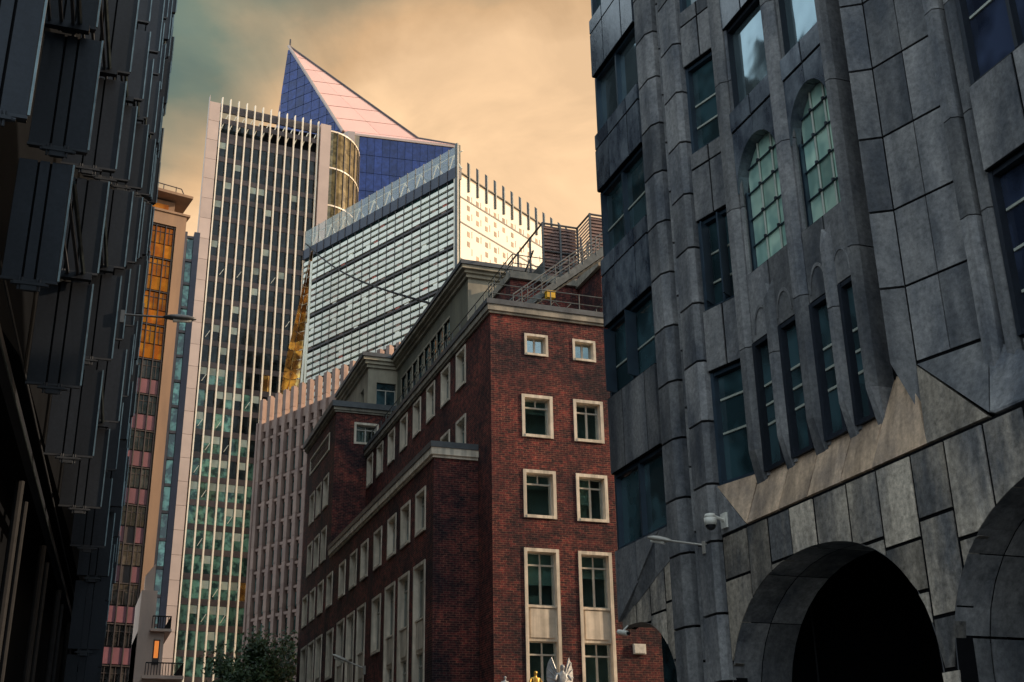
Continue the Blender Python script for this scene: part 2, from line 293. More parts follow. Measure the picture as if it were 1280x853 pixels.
# ================================================================== BRICK BUILDING
BB = thing('brick_building', 'red brick office building with pale stone window frames in the middle of the picture', 'building', (15, 50, 0))
BF = FR(17.15, 50, 0.); BL = FR(17.15, 75.4, R(-90)); WL = FR(15, 85.5, R(-90)); WF = FR(15, 52, 0.); B2F = FR(15, 75.4, 0.)
cache = {}
def brick_window(fr, a, z0, w_, h, tall=False, blind=None, room=True, single=False):
    """stone surround (part) with mullions, panes, blind (sub-parts); a,z0 = lower left corner of surround"""
    key = (round(w_, 2), round(h, 2), tall, room, single)
    if key not in cache:
        t = .15 if w_ > 1.3 else .12; dpt = .34
        s = MB()
        s.box(0, t, -.05, dpt, 0, h); s.box(w_ - t, w_, -.05, dpt, 0, h); s.box(t, w_ - t, -.05, dpt, h - t, h); s.box(t, w_ - t, -.08, dpt, 0, t * .9)
        lights = [(t * .9, h - t)]
        sp = None
        if tall:
            lights = []; zt = h - t; k = 0; sp = MB()
            while zt > 1.2:
                zb = max(zt - 2.35, t * .9); lights.append((zb, zt)); zt = zb - 1.55
                if zt > .5:
                    sp.box(t, w_ - t, .10, .34, zb - 1.55, zb - .002); sp.box(t + .12, w_ - t - .12, .06, .10, zb - 1.40, zb - .15)
                    sp.box(t, w_ - t, .02, .10, zb - .11, zb - .03)
        ms = MB(); panes = []; rm = MB(); bl = MB()
        for (zb, zt) in lights:
            tr = zb + (zt - zb) * .76; mw = .045; xc = w_ / 2
            for x0, x1 in ((t, t + .05), (w_ - t - .05, w_ - t)): ms.box(x0, x1, .24, .32, zb, zt)
            ms.box(t + .05, w_ - t - .05, .24, .32, zb, zb + .05); ms.box(t + .05, w_ - t - .05, .24, .32, zt - .05, zt)
            if h > 1.4: ms.box(t + .05, w_ - t - .05, .225, .325, tr - .035, tr + .035)
            if not single: ms.box(xc - mw, xc + mw, .23, .32, zb + .05, tr - .035 if h > 1.4 else zt - .05)
            if h > 1.4: ms.box(xc - .025, xc + .025, .23, .32, tr + .035, zt - .05)
            if h > 1.4:
                lo = ([(t + .05, w_ - t - .05)] if single else [(t + .05, xc - mw), (xc + mw, w_ - t - .05)])
                for x0, x1 in lo: panes.append((x0, x1, zb + .05, tr - .035))
                for x0, x1 in ((t + .05, xc - .025), (xc + .025, w_ - t - .05)): panes.append((x0, x1, tr + .035, zt - .05))
            else:
                for x0, x1 in ((t + .05, xc - mw), (xc + mw, w_ - t - .05)): panes.append((x0, x1, zb + .05, zt - .05))
            if room:
                x0, x1 = -.5, w_ + .5; y0, y1 = .42, 1.25; a_, b_ = zb - .35, zt + .3
                rm.poly([(x0, y1, a_), (x1, y1, a_), (x1, y1, b_), (x0, y1, b_)]); rm.poly([(x0, y0, a_), (x1, y0, a_), (x1, y1, a_), (x0, y1, a_)])
                rm.poly([(x0, y0, b_), (x1, y0, b_), (x1, y1, b_), (x0, y1, b_)]); rm.poly([(x0, y0, a_), (x0, y1, a_), (x0, y1, b_), (x0, y0, b_)])
                rm.poly([(x1, y0, a_), (x1, y1, a_), (x1, y1, b_), (x1, y0, b_)])
        pm = []
        for (x0, x1, a_, b_) in panes:
            pm.append((MB().box(0, x1 - x0, 0, .012, 0, b_ - a_).mesh('pane', 'win_glass' if room else 'dark_glass'), x0, a_))
        cache[key] = (s.mesh('window', 'frame_stone'), ms.mesh('sash', 'sash'), pm, rm.mesh('room_lining', 'room') if room else None,
                      sp.mesh('spandrel_panel', 'frame_stone') if sp and sp.v else None, lights, t)
    sm, sash, pm, rmm, spm, lights, t = cache[key]
    wn = fr.put('window', sm, BB, a, 0, z0)
    def kid(n, me, x=0, y=0, z=0):
        o = bpy.data.objects.new(n, me); COL.objects.link(o); o.parent = wn; o.location = (x, y, z); return o
    kid('sash', sash)
    for me, x, z in pm: kid('pane', me, x, .27, z)
    if rmm: kid('room_lining', rmm)
    if spm: kid('spandrel_panel', spm)
    if room:
        zb, zt = lights[0]; r = random.random() if blind is None else blind
        if r > .25:
            bh = (zt - zb) * (.25 + .6 * random.random()); x1 = random.choice((w_ - t, w_ * .55, w_ - t)); x0 = t if x1 > w_ * .6 or random.random() < .5 else t + .2
            kid('blind', MB().box(x0, x1, .42, .44, zt - bh, zt).mesh('blind', 'blind'))
        if random.random() < .6:
            x0 = t + random.random() * .6; kid('cabinet', MB().box(x0, x0 + .3 + .3 * random.random(), .8, 1.2, zb, zb + .5 + random.random()).mesh('cabinet', 'blind'))
    return (a, a + w_, z0, z0 + h)
op = []
for (x0, x1, c) in ((18.65, 20.2, 0), (21.25, 22.78, 1)):
    a = x0 - 17.15; W = x1 - x0
    op.append(brick_window(BF, a + .2 * (1 - c) + .08 * c, 22.37, 1.2, 1.1))
    op.append(brick_window(BF, a, 18.3, W, 2.08, single=(c == 0)))
    op.append(brick_window(BF, a, 14.5, W + .05, 2.24, single=(c == 0)))
    op.append(brick_window(BF, a - .03, 5.2, W + .12, 7.92, tall=True, blind=.9))
BF.put('wall', wall_mb(12.85, .1, 24.3, op).mesh('wall', 'brick'), BB)
op = []
for y in (53.8, 56.5, 59.3, 62.1, 65.0, 67.9, 70.8, 73.5):
    op.append(brick_window(BL, 75.4 - y - 1.6, 22.1, 1.6, 2.05, room=False)); op.append(brick_window(BL, 75.4 - y - 1.6, 18.45, 1.6, 2.05, room=False))
BL.put('wall', wall_mb(25.4, 17.9, 24.3, op).mesh('wall', 'brick'), BB)
op = []
for y in (53.25, 56.0, 58.7, 61.7, 64.8, 67.6, 70.6, 74.3, 77.2, 79.9, 82.6):
    op.append(brick_window(WL, 85.5 - y - 1.75, 14.43, 1.75, 2.1, room=False))
for y, tall in ((53.2, 1), (56.0, 1), (58.7, 1), (61.6, 0), (65.05, 1), (67.75, 1), (70.45, 1), (73.5, 0), (76.9, 1), (79.5, 1), (82.1, 1)):
    if tall: op.append(brick_window(WL, 85.5 - y - 2.0, 5.1, 2.0, 7.95, tall=True, room=False))
    else:
        op.append(brick_window(WL, 85.5 - y - 1.9, 10.0, 1.9, 2.95, room=False)); op.append(brick_window(WL, 85.5 - y - 1.9, 6.0, 1.9, 2.4, room=False))
low = [o for o in op]
WL.put('wall', wall_mb(33.5, .1, 17.55, low).mesh('wall', 'brick'), BB)
op = []
for y in (76.9, 79.3, 81.7):
    op.append(brick_window(WL, 85.5 - y - 1.7, 21.35, 1.7, 2.2, room=False)); op.append(brick_window(WL, 85.5 - y - 1.7, 17.75, 1.7, 2.25, room=False))
op.append((1.6, 8.4, 25.15, 26.4))
WL.put('wall', wall_mb(10.1, 17.55, 27.3, op).mesh('wall', 'brick'), BB)
lv = WL.put('louvre', MB().box(0, 6.8, -.06, .1, 0, .12).box(0, 6.8, -.06, .1, 1.13, 1.25).box(0, .12, -.06, .1, .12, 1.13).box(6.68, 6.8, -.06, .1, .12, 1.13).mesh('louvre', 'frame_stone'), BB, 1.6, 0, 25.15)
for i in range(5):
    o = bpy.data.objects.new('slat', MB().box(.12, 6.68, .02, .1, .2 + i * .19, .28 + i * .19).mesh('slat', 'rust_louvre')); COL.objects.link(o); o.parent = lv
o = bpy.data.objects.new('back_panel', MB().box(.12, 6.68, .2, .3, .12, 1.13).mesh('back_panel', 'dark_core')); COL.objects.link(o); o.parent = lv
FR(17.15, 52, R(-90)).put('wall', wall_mb(2.0, .1, 17.9, []).mesh('wall', 'brick'), BB)
WF.put('wall', wall_mb(2.15, .1, 17.55, []).mesh('wall', 'brick'), BB)
op = [brick_window(B2F, 1.25, 25.2, 1.65, 1.5)]
B2F.put('wall', wall_mb(9, 17.9, 27.3, op).mesh('wall', 'brick'), BB)
wob('wall', MB().box(17.5, 32, 75.9, 85.4, .1, 27.2).box(17.6, 31.9, 53.5, 75.2, .1, 24.2), 'dark_core', BB).name = 'inner_core'
def slabs(name, x0, x1, y0, y1, levels, mt):
    mb = MB()
    for z0, z1, oh in levels: mb.box(x0 - oh, x1, y0 - oh, y1, z0, z1)
    return wob(name, mb, mt, BB)
slabs('cornice', 17.15, 30, 50, 75.38, [(24.3, 24.42, .1), (24.42, 24.72, .18)], 'cornice')
slabs('coping', 17.15, 30, 50, 75.37, [(24.72, 24.98, .24)], 'coping')
slabs('cornice', 15, 17.14, 52, 75.36, [(17.55, 17.68, .08), (17.68, 18.02, .16)], 'frame_stone')
slabs('coping', 15, 17.12, 52, 75.35, [(18.02, 18.3, .2)], 'coping')
slabs('cornice', 15, 30, 75.4, 85.6, [(27.3, 27.42, .1), (27.42, 27.62, .2)], 'cornice')
slabs('coping', 15, 30, 75.4, 85.6, [(27.62, 28.0, .34)], 'coping')
# attic storeys
AL = FR(19.35, 77, R(-90))
op = []
for k in range(8):
    a = 77 - 63.9 - 1.15 - k * 1.42; op.append((a, a + 1.15, 27.7, 29.95))
    f_ = AL.put('attic_window', MB().box(-.14, 0, -.06, .2, -.1, 2.4).box(0, 1.15, -.04, .2, 2.25, 2.4).box(.54, .6, .05, .12, 0, 2.25).box(0, 1.15, .05, .12, 1.5, 1.57).mesh('attic_window', 'attic_stone'), BB, a, 0, 27.7)
    for x0 in (0, .6):
        for z0, z1 in ((0, 1.5), (1.57, 2.25)):
            q = bpy.data.objects.new('pane', MB().box(x0, x0 + .54, .08, .1, z0, z1).mesh('pane', 'teal_glass')); COL.objects.link(q); q.parent = f_
AL.put('attic_wall', wall_mb(16.7, 24.9, 31.0, op).mesh('attic_wall', 'render'), BB)
FR(19.35, 60.3, 0).put('attic_wall', wall_mb(3, 24.9, 31.0, []).mesh('attic_wall', 'attic_stone'), BB)
wob('inner_core', MB().box(19.7, 30, 60.6, 76, 24.9, 30.9), 'dark_core', BB)
wob('attic_cornice', MB().box(19.2, 30, 60.15, 84.9, 31.0, 31.22).box(19.05, 30, 60.0, 84.9, 31.22, 31.4).box(18.85, 30, 59.8, 84.9, 31.4, 31.62), 'attic_stone', BB)
wob('attic_roof', MB().box(18.75, 30, 59.7, 84.9, 31.62, 31.86), 'coping', BB)
A2 = FR(17.3, 76.3, 0)
A2.put('attic_wall', wall_mb(2.1, 27.9, 31.0, [(.6, 1.95, 28.0, 30.0)], .25).mesh('attic_wall', 'attic_stone'), BB)
f_ = A2.put('attic_window', MB().box(0, 1.35, .12, .2, 0, .06).box(0, 1.35, .12, .2, 1.45, 1.52).box(.64, .71, .12, .2, .06, 1.45).box(0, .05, .12, .2, .06, 1.45).box(1.3, 1.35, .12, .2, .06, 1.45).mesh('attic_window', 'sash'), BB, .6, 0, 28.0)
for x0, x1, z0, z1 in ((.05, .64, .06, 1.45), (.71, 1.3, .06, 1.45), (.05, 1.3, 1.52, 2.0)):
    q = bpy.data.objects.new('pane', MB().box(x0, x1, .16, .18, z0, z1).mesh('pane', 'teal_glass')); COL.objects.link(q); q.parent = f_
A2L = FR(17.3, 84.9, R(-90))
op = [(8.6 - 2.3, 8.6 - 1.2, 28.0, 29.9), (8.6 - 5, 8.6 - 3.9, 28.0, 29.9)]
A2L.put('attic_wall', wall_mb(8.6, 27.9, 31.0, op, .3).mesh('attic_wall', 'attic_stone'), BB)
for o in op: A2L.put('attic_window', MB().box(0, 1.1, .2, .22, 0, 1.9).mesh('attic_window', 'teal_glass'), BB, o[0], 0, 28)
wob('attic_cornice', MB().box(17.15, 19.2, 76.15, 85, 31.0, 31.22).box(17.0, 19.05, 76.0, 85, 31.22, 31.45).box(16.85, 18.85, 75.85, 85, 31.45, 31.68), 'attic_stone', BB)
wob('attic_roof', MB().box(16.75, 18.75, 75.75, 85, 31.68, 31.95), 'coping', BB)
# penthouse volumes
wob('penthouse_wall', MB().box(20.4, 24.4, 56, 60.2, 24.98, 29.2).box(24.4, 31, 53, 60.2, 24.98, 29.1), 'brick', BB)
wob('penthouse_cornice', MB().box(20.3, 24.4, 55.8, 60.25, 29.2, 29.62).box(24.2, 31, 52.8, 60.24, 29.1, 29.55), 'cornice', BB)
pw = wob('penthouse_window', MB().box(21.2, 22.9, 55.86, 56.0, 25.3, 26.9), 'sash', BB)
for x0 in (21.28, 22.09):
    wob('pane', MB().box(x0, x0 + .73, 55.83, 55.858, 25.38, 26.82), 'dark_glass', BB)
# rails, stairs and screen on the roof
RL = thing('roof_railing', 'grey metal guard rail along the flat roof edge of the brick building', 'railing', (17.3, 50.2, 24.98))
def railing(pts, zb, h, step, T, rails=(.5, 1.)):
    for i in range(len(pts) - 1):
        a = Vector(pts[i]); b = Vector(pts[i + 1]); n = max(1, int((b - a).length / step))
        for r in rails:
            wob('rail', MB().bar(a + Vector((0, 0, zb + h * r)), b + Vector((0, 0, zb + h * r)), .028), 'steel', T)
        for k in range(n + (i == len(pts) - 2)):
            p = a.lerp(b, k / n); wob('post', MB().bar(p + Vector((0, 0, zb)), p + Vector((0, 0, zb + h)), .028), 'steel', T)
railing([(20.5, 60, 4.64), (20.5, 55.95, 4.64), (24.2, 55.95, 4.64)], 24.98, 1.05, .9, RL)
railing([(18.4, 59.5, 0), (18.4, 53.2, 0), (20.2, 53.2, 0)], 24.98, 1.0, 1.0, RL)
railing([(17.35, 75, 0), (17.35, 50.25, 0), (23.4, 50.25, 0), (23.4, 52.9, 0)], 24.98, 1.0, 1.3, RL)
ST = thing('roof_stair', 'grey steel stair with handrails climbing between the roof levels of the brick building', 'stair', (18.8, 51.4, 24.98))
for yy in (51.3, 52.5):
    wob('stringer', MB().slab([(18.6, yy, 25.0), (19.0, yy, 25.0), (24.3, yy, 29.3), (24.3, yy, 29.62), (24.0, yy, 29.6)], (0, .06, 0)), 'steel', ST)
    for h in (.5, 1.):
        wob('handrail', MB().bar((18.8, yy, 25.05 + h), (24.2, yy, 29.55 + h), .03).bar((24.2, yy, 29.55 + h), (26.2, yy, 29.55 + h), .03), 'steel', ST)
    for k in range(8):
        x = 18.8 + k * .77; z = 25.05 + (x - 18.8) * 4.5 / 5.4; wob('baluster', MB().bar((x, yy, z), (x, yy, z + 1), .026), 'steel', ST)
for k in range(18):
    x = 18.95 + k * .295; z = 25.2 + k * .245; wob('tread', MB().box(x, x + .28, 51.37, 52.49, z, z + .04), 'steel', ST)
for k in range(3):
    wob('brace', MB().bar((19.2 + k * .9, 51.25, 25), (20.1 + k * .9, 51.25, 25.95), .02).bar((20.1 + k * .9, 51.27, 25), (19.2 + k * .9, 51.27, 25.95), .02), 'steel', ST)
yb = ob('yellow_box', MB().box(-.22, .22, -.15, .15, 0, .3).box(-.25, .25, -.17, .17, .3, .36).mesh('yellow_box', 'yellow'), None, (20.7, 51.1, 26.05)); yb['label'] = 'small yellow grit box on the roof stair of the brick building'; yb['category'] = 'box'
yb.location.z = 26.0
SC = thing('plant_screen', 'rust brown louvred plant screen with steel frame on the highest roof of the brick building', 'screen', (22.35, 56, 29.62))
for p in ((22.35, 56), (23.4, 56), (24.45, 56), (22.35, 58), (22.35, 60), (22.35, 62), (24.45, 54.2), (26.4, 54.2), (28.4, 54.2)):
    wob('post', MB().box(p[0] - .05, p[0] + .05, p[1] - .05, p[1] + .05, 29.5, 32.95), 'lamp_grey', SC)
for a, b in (((22.35, 56, 32.9), (24.45, 56, 32.9)), ((22.35, 56, 32.9), (22.35, 62, 32.9)), ((24.45, 56, 32.9), (24.45, 54.2, 32.9)), ((24.45, 54.2, 32.9), (29, 54.2, 32.9)), ((22.35, 56, 31.2), (24.45, 56, 31.2))):
    wob('top_rail', MB().bar(a, b, .06), 'lamp_grey', SC)
wob('brace', MB().bar((22.35, 61.9, 29.6), (22.35, 57.5, 31.9), .05), 'lamp_grey', SC)
for k in range(15):
    z = 29.75 + k * .205
    wob('slat', MB().slab([(22.42, 56.03, z), (24.4, 56.03, z), (24.4, 56.10, z + .2), (22.42, 56.10, z + .2)], (0, .015, .01)), 'rust_louvre', SC)
    wob('slat', MB().slab([(24.5, 54.25, z), (29, 54.25, z), (29, 54.32, z + .2), (24.5, 54.32, z + .2)], (0, .015, .01)), 'rust_louvre', SC)
    wob('slat', MB().slab([(24.47, 55.95, z), (24.47, 54.3, z), (24.54, 54.3, z + .2), (24.54, 55.95, z + .2)], (.015, 0, .01)), 'rust_louvre', SC)
wob('back_panel', MB().box(22.45, 24.4, 56.16, 56.18, 29.65, 32.85).box(24.6, 29, 54.38, 54.4, 29.65, 32.85), 'rust_louvre', SC)
# plant inside the screen
PL = thing('cooling_unit', 'grey cooling unit half hidden behind the rust brown plant screen', 'machine', (23.6, 58, 29.62))
wob('casing', MB().box(22.9, 25.5, 57.2, 59.6, 29.62, 31.3), 'steel', PL); wob('fan_cowl', MB().bar((24.1, 58.3, 31.3), (24.1, 58.3, 31.7), .6, 16), 'lamp_grey', PL)
wob('pipe', MB().bar((22.9, 57.6, 30.4), (20.8, 57.6, 30.4), .09, 8).bar((20.8, 57.6, 30.4), (20.8, 57.6, 29.62), .09, 8), 'steel', PL)

# ================================================================== RIGHT STONE BUILDING
RB = thing('stone_building', 'dark grey stone clad building with deep arches, fins and faceted piers filling the right side', 'building', (12, 26, 0))
RF = FR(12, 26, R(-90))                       # a = 26 - y, d = x - 12
TOPZ = 31.0
def arch_top(y):
    z = -1
    for c, hw, zc, h, ex in ((17.95, 3.07, 3.6, 2.45, 2.15), (11.5, 3.07, 3.6, 2.45, 2.15), (5.05, 3.07, 3.6, 2.45, 2.15), (-1.4, 3.07, 3.6, 2.45, 2.15), (25.25, 2.15, 3.6, 2.22, 2.3)):
        t = abs(y - c) / hw
        if t < 1: z = max(z, zc + h * (1 - t ** ex) ** (1 / ex))
    return z
def stone_strip(y0, y1, z0, z1, d0, d1, lowfun=arch_top, nseg=8):   # y0 > y1 ; block clipped from below by arches
    ys = [y0 + (y1 - y0) * i / nseg for i in range(nseg + 1)]; lo = [max(z0, lowfun(y)) for y in ys]
    mb = MB()
    for i in range(nseg):
        a, b = lo[i], lo[i + 1]
        if a >= z1 - .01 and b >= z1 - .01: continue
        a = min(a, z1 - .004); b = min(b, z1 - .004)
        if lowfun((ys[i] + ys[i + 1]) / 2) > 0 and z1 <= 3.6: continue
        mb.prism([(ys[i], 0), (ys[i + 1], 0)], 0, 1) if False else None
        n = len(mb.v)
        for y, zl in ((ys[i], a), (ys[i + 1], b)):
            mb.v += [(12 + d0, y, zl), (12 + d1, y, zl), (12 + d1, y, z1), (12 + d0, y, z1)]
        mb.f += [(n, n + 4, n + 7, n + 3), (n + 1, n + 2, n + 6, n + 5), (n, n + 1, n + 5, n + 4), (n + 3, n + 7, n + 6, n + 2)]
        if i == 0 or lo[i - 1] >= z1 - .01: mb.f.append((n, n + 3, n + 2, n + 1))
        if i == nseg - 1 or (i + 2 <= nseg and lo[i + 2] >= z1 - .01 and lo[i + 1] >= z1 - .01): mb.f.append((n + 4, n + 5, n + 6, n + 7))
    return mb
rs = random.Random(3)
edges = [25.8, 25.05, 24.3, 23.55, 23.02]
def base_blocks(edges):
    for i in range(len(edges) - 1):
        y0, y1 = edges[i], edges[i + 1]
        zs = [.12, 1.3, 2.45, 3.6]
        r = rs.random()
        if r < .7: zs += [4.65 + rs.uniform(-.3, .3), 5.75 + rs.uniform(-.35, .35), 6.88]
        else: zs += [5.1 + rs.uniform(-.4, .5), 6.88]
        for j in range(len(zs) - 1):
            pr = rs.uniform(-.012, .012)
            mb = stone_strip(y0 - .03, y1 + .03, zs[j] + .03, zs[j + 1] - .03, pr, .2)
            if mb.v: wob('stone_block', mb, 'stone_base', RB)
base_blocks(edges)
edges = [20.93]
while edges[-1] > 6: edges.append(edges[-1] - rs.uniform(.72, 1.0))
base_blocks(edges)
bk = MB(); yy = 25.78
while yy > -8:
    m_ = stone_strip(yy, yy - 1, .05, 6.9, .022, .32, nseg=12); n = len(bk.v); bk.v += m_.v; bk.f += [tuple(i + n for i in q) for q in m_.f]; yy -= 1
wob('backing_wall', bk, 'joint', RB)
# arch reveals: voussoir rings going inwards
for c, hw, h, ex in ((17.95, 3.07, 2.45, 2.15), (11.5, 3.07, 2.45, 2.15), (5.05, 3.07, 2.45, 2.15), (25.25, 2.15, 2.22, 2.3)):
    P_ = [(c + hw, .1), (c + hw, 1.8)]
    nn = 20
    for i in range(nn + 1):
        t = math.cos(math.pi * i / nn); P_.append((c + hw * t, 3.6 + h * (max(0, 1 - abs(t) ** ex)) ** (1 / ex)))
    P_ += [(c - hw, 1.8), (c - hw, .1)]
    if c > 25: P_ = [p for p in P_ if p[0] <= 25.78]
    step = 3
    for ring, (d0, d1) in enumerate(((.004, .62), (.64, 1.3))):
        i = 0
        while i < len(P_) - 1:
            j = min(i + step, len(P_) - 1); mb = MB()
            for k in range(i, j):
                (ya, za), (yb_, zb) = P_[k], P_[k + 1]
                e0 = .015 if k == i else 0
                mb.poly([(12 + d0, ya, za), (12 + d1, ya, za), (12 + d1, yb_, zb), (12 + d0, yb_, zb)])
                off = .1; l0 = Vector((0, ya - c, za - 2)).normalized() * off; l1 = Vector((0, yb_ - c, zb - 2)).normalized() * off
            for v_i, v in enumerate(mb.v): pass
            cen = (P_[i][0] + P_[j][0]) / 2, (P_[i][1] + P_[j][1]) / 2
            mb.v = [(v[0], cen[0] + (v[1] - cen[0]) * .985, cen[1] + (v[2] - cen[1]) * .985) for v in mb.v]
            wob('voussoir', mb, 'stone', RB); i = j
# passage behind the arches and building mass with its unseen length
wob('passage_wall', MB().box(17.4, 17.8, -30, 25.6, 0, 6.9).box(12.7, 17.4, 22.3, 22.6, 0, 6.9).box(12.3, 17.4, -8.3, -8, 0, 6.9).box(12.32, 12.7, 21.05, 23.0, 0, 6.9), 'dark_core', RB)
wob('building_mass_and_unseen_length', MB().box(12.95, 40, -30, 25.7, 6.9, TOPZ).box(12.35, 12.95, -30, 9.5, 6.9, TOPZ), 'dark_core', RB)  # unseen length running past the camera, added to cast shadows on the street
wob('roof', MB().box(12.4, 40, -30, 25.8, TOPZ, TOPZ + .5), 'coping', RB)
# glazed screen in the small far arch
sg = wob('shopfront', MB().box(12.9, 12.98, 24.9, 24.98, .1, 5.6).box(12.9, 12.98, 24.2, 24.28, .1, 5.6).box(12.9, 12.98, 23.2, 25.7, 3.9, 3.98), 'blue_frame', RB)
wob('pane', MB().box(12.93, 12.95, 23.2, 25.7, .1, 5.7), 'teal_glass', RB)
# --- far bay of windows (y 23.05..25.8)
def win_bay(fr, W, z0, z1, dep, npan, transom=None, mt='teal_glass', fm='blue_frame', hinge=False):
    s = MB().box(0, .09, dep - .12, dep + .1, z0, z1).box(W - .09, W, dep - .12, dep + .1, z0, z1).box(.09, W - .09, dep - .1, dep + .1, z0, z0 + .08).box(.09, W - .09, dep - .1, dep + .1, z1 - .08, z1)
    xs = [.09 + (W - .18) * i / npan for i in range(npan + 1)]
    for x in xs[1:-1]: s.box(x - .035, x + .035, dep - .11, dep + .1, z0 + .08, z1 - .08)
    wn = fr.put('window', s.mesh('window', fm), RB)
    tz = [z0 + .08] + ([z0 + (z1 - z0) * t for t in transom] if transom else []) + [z1 - .08]
    for i in range(npan):
        for j in range(len(tz) - 1):
            q = bpy.data.objects.new('pane', MB().box(xs[i] + (.035 if i else 0), xs[i + 1] - (.035 if i < npan - 1 else 0), dep + .02, dep + .04, tz[j] + .02, tz[j + 1] - .02).mesh('pane', mt)); COL.objects.link(q); q.parent = wn
        for t in tz[1:-1]:
            q = bpy.data.objects.new('glazing_bar', MB().box(xs[i] + .035, xs[i + 1] - .035, dep - .01, dep + .02, t - .022, t + .022).mesh('glazing_bar', 'bar_pale')); COL.objects.link(q); q.parent = wn
    if hinge:
        for i in range(npan):
            q = bpy.data.objects.new('open_sash', MB().slab([(xs[i] + .1, dep - .02, z0 + .1), (xs[i] + .14, dep - .02, z0 + .1), (xs[i] + .14, dep - .02, z1 - .15), (xs[i] + .1, dep - .02, z1 - .15)], (.12, -.34, 0)).mesh('open_sash', 'blue_frame')); COL.objects.link(q); q.parent = wn
    return wn
BY = FR(11.9, 25.85, R(-90)); BW = 2.8
lev = [(7.6, 9.45), (11.4, 13.3), (15.2, 17.2), (18.95, 20.8), (22.7, 24.6), (26.4, 28.3)]
def stones(fr, a0, a1, n, z0, z1, d0, d1, mt='stone', name='stone_panel', gap=.026, widths=None):
    xs = widths or [a0 + (a1 - a0) * i / n for i in range(n + 1)]
    fr.put('joint_backing', MB().box(xs[0] + .03, xs[-1] - .03, d0 + .02, d1 - .02, z0 + .004, z1 - .004).mesh('joint_backing', 'joint'), RB)
    for i in range(len(xs) - 1):
        pr = rs.uniform(-.006, .006)
        fr.put(name, MB().box(0, xs[i + 1] - xs[i] - 2 * gap, d0 + pr, d1, 0, z1 - z0 - 2 * gap).mesh(name, mt), RB, xs[i] + gap, 0, z0 + gap)
for i, (za, zb) in enumerate(lev):
    win_bay(BY, BW - .12, za, zb, .22, 2, (.42,) if i in (1, 2) else None, hinge=(i == 1), mt='teal_glass' if i != 3 else 'sky_glass')
    zn = lev[i + 1][0] if i + 1 < len(lev) else TOPZ
    if i < 5:
        wd = [0, .85, 2.0, BW - .1]
        if i >= 1:
            stones(BY, 0, 0, 0, zb, zn - .48, 0, .25, 'stone_pol', widths=wd); stones(BY, 0, 0, 0, zn - .48, zn, 0, .25, 'stone_pol', widths=wd)
        else: stones(BY, 0, 0, 0, zb, zn, 0, .25, 'stone', widths=[0, .85, 2.1, BW - .1])
wob('bay_backing', MB().box(12.36, 12.95, 23.05, 25.7, 6.9, TOPZ), 'joint', RB)
# folded panels under the bay
for pts in ([(11.9, 25.8, 5.95 + .0), (11.9, 25.8, 7.58), (11.9, 24.7, 7.58), (11.9, 24.7, 6.65)], [(11.9, 24.67, 6.70), (11.9, 24.67, 7.58), (11.9, 23.5, 7.58)],
            ):
    wob('folded_panel', MB().slab(pts, (.12, 0, 0)), 'stone', RB)
for pts in ([(12.0, 25.8, 5.93), (12.0, 24.95, 6.25), (11.93, 24.4, 6.95), (11.93, 24.95, 6.43)], [(12.0, 24.93, 6.25), (12.0, 24.0, 6.6), (11.92, 23.75, 7.45), (11.92, 24.38, 6.97)], [(12.0, 23.98, 6.62), (12.0, 23.1, 6.9), (11.92, 23.1, 7.58), (11.92, 23.52, 7.58), (11.92, 23.72, 7.46)]):
    wob('folded_panel', MB().slab(pts, (.14, 0, .02)), 'stone', RB)
# --- piers
def pier(plan, zs, name='pier_stone', mt='stone'):
    for j in range(len(zs) - 1):
        wob(name, MB().prism(plan, zs[j] + .026, zs[j + 1] - .026), mt, RB)
zs1 = [.12, 1.5, 2.7, 4.0, 5.31, 6.81] + [7.99 + 1.31 * k for k in range(18)]
pier([(12.1, 23.06), (11.9, 23.0), (11.78, 22.82), (11.78, 22.32), (11.9, 22.12), (12.3, 22.08), (12.3, 23.04)], zs1)
zs2 = [.12, 1.4, 2.8, 4.1, 5.38, 6.8] + [7.97 + 1.33 * k for k in range(18)]
pier([(12.15, 21.72), (11.88, 21.68), (11.80, 21.6), (11.80, 21.02), (11.92, 20.94), (12.3, 20.96), (12.3, 21.7)], zs2)
pier([(12.02, 22.06), (11.95, 21.98), (12.14, 21.74), (12.3, 21.74), (12.3, 22.06)], [.12, 2.2, 4.6, 7.2] + [8.6 + 1.32 * k for k in range(18)], 'notch_stone')
wob('pier_backing', MB().box(12.12, 12.32, 20.95, 23.03, .05, TOPZ), 'joint', RB)
# --- facet window bay between the pier and the fins
fy = math.atan2(-1.17, .30); FW = FR(11.97, 20.93, fy); fw = 1.2
for i, (za, zb, tr) in enumerate(((7.92, 10.35, (.45, .75)), (11.75, 13.88, (.3, .62)), (15.6, 17.9, (.3, .55)), (19.45, 21.7, None), (23.3, 25.5, None))):
    win_bay(FW, fw, za, zb, .2, 2 if i == 1 else 1, tr, mt='teal_glass', hinge=(i == 1))
    zn = (11.75, 15.6, 19.45, 23.3, TOPZ)[i]
    if i == 0: stones(FW, 0, fw, 2, zb, zn, 0, .25)
    else:
        stones(FW, 0, fw, 2, zb, zn - .42, 0, .25); stones(FW, 0, fw, 2, zn - .42, zn, 0, .25)
wob('facet_backing', MB().box(12.5, 12.95, 19.5, 21, 6.9, TOPZ), 'joint', RB)
wob('folded_panel', MB().slab([(11.96, 20.93, 7.9), (12.0, 20.93, 6.92), (12.0, 19.98, 6.92)], (.2, 0, 0)), 'stone', RB)
wob('folded_panel', MB().slab([(11.97, 20.9, 7.9), (12.0, 19.95, 6.93), (12.27, 19.76, 7.9)], (.2, .05, -.05)), 'sill_stone', RB)
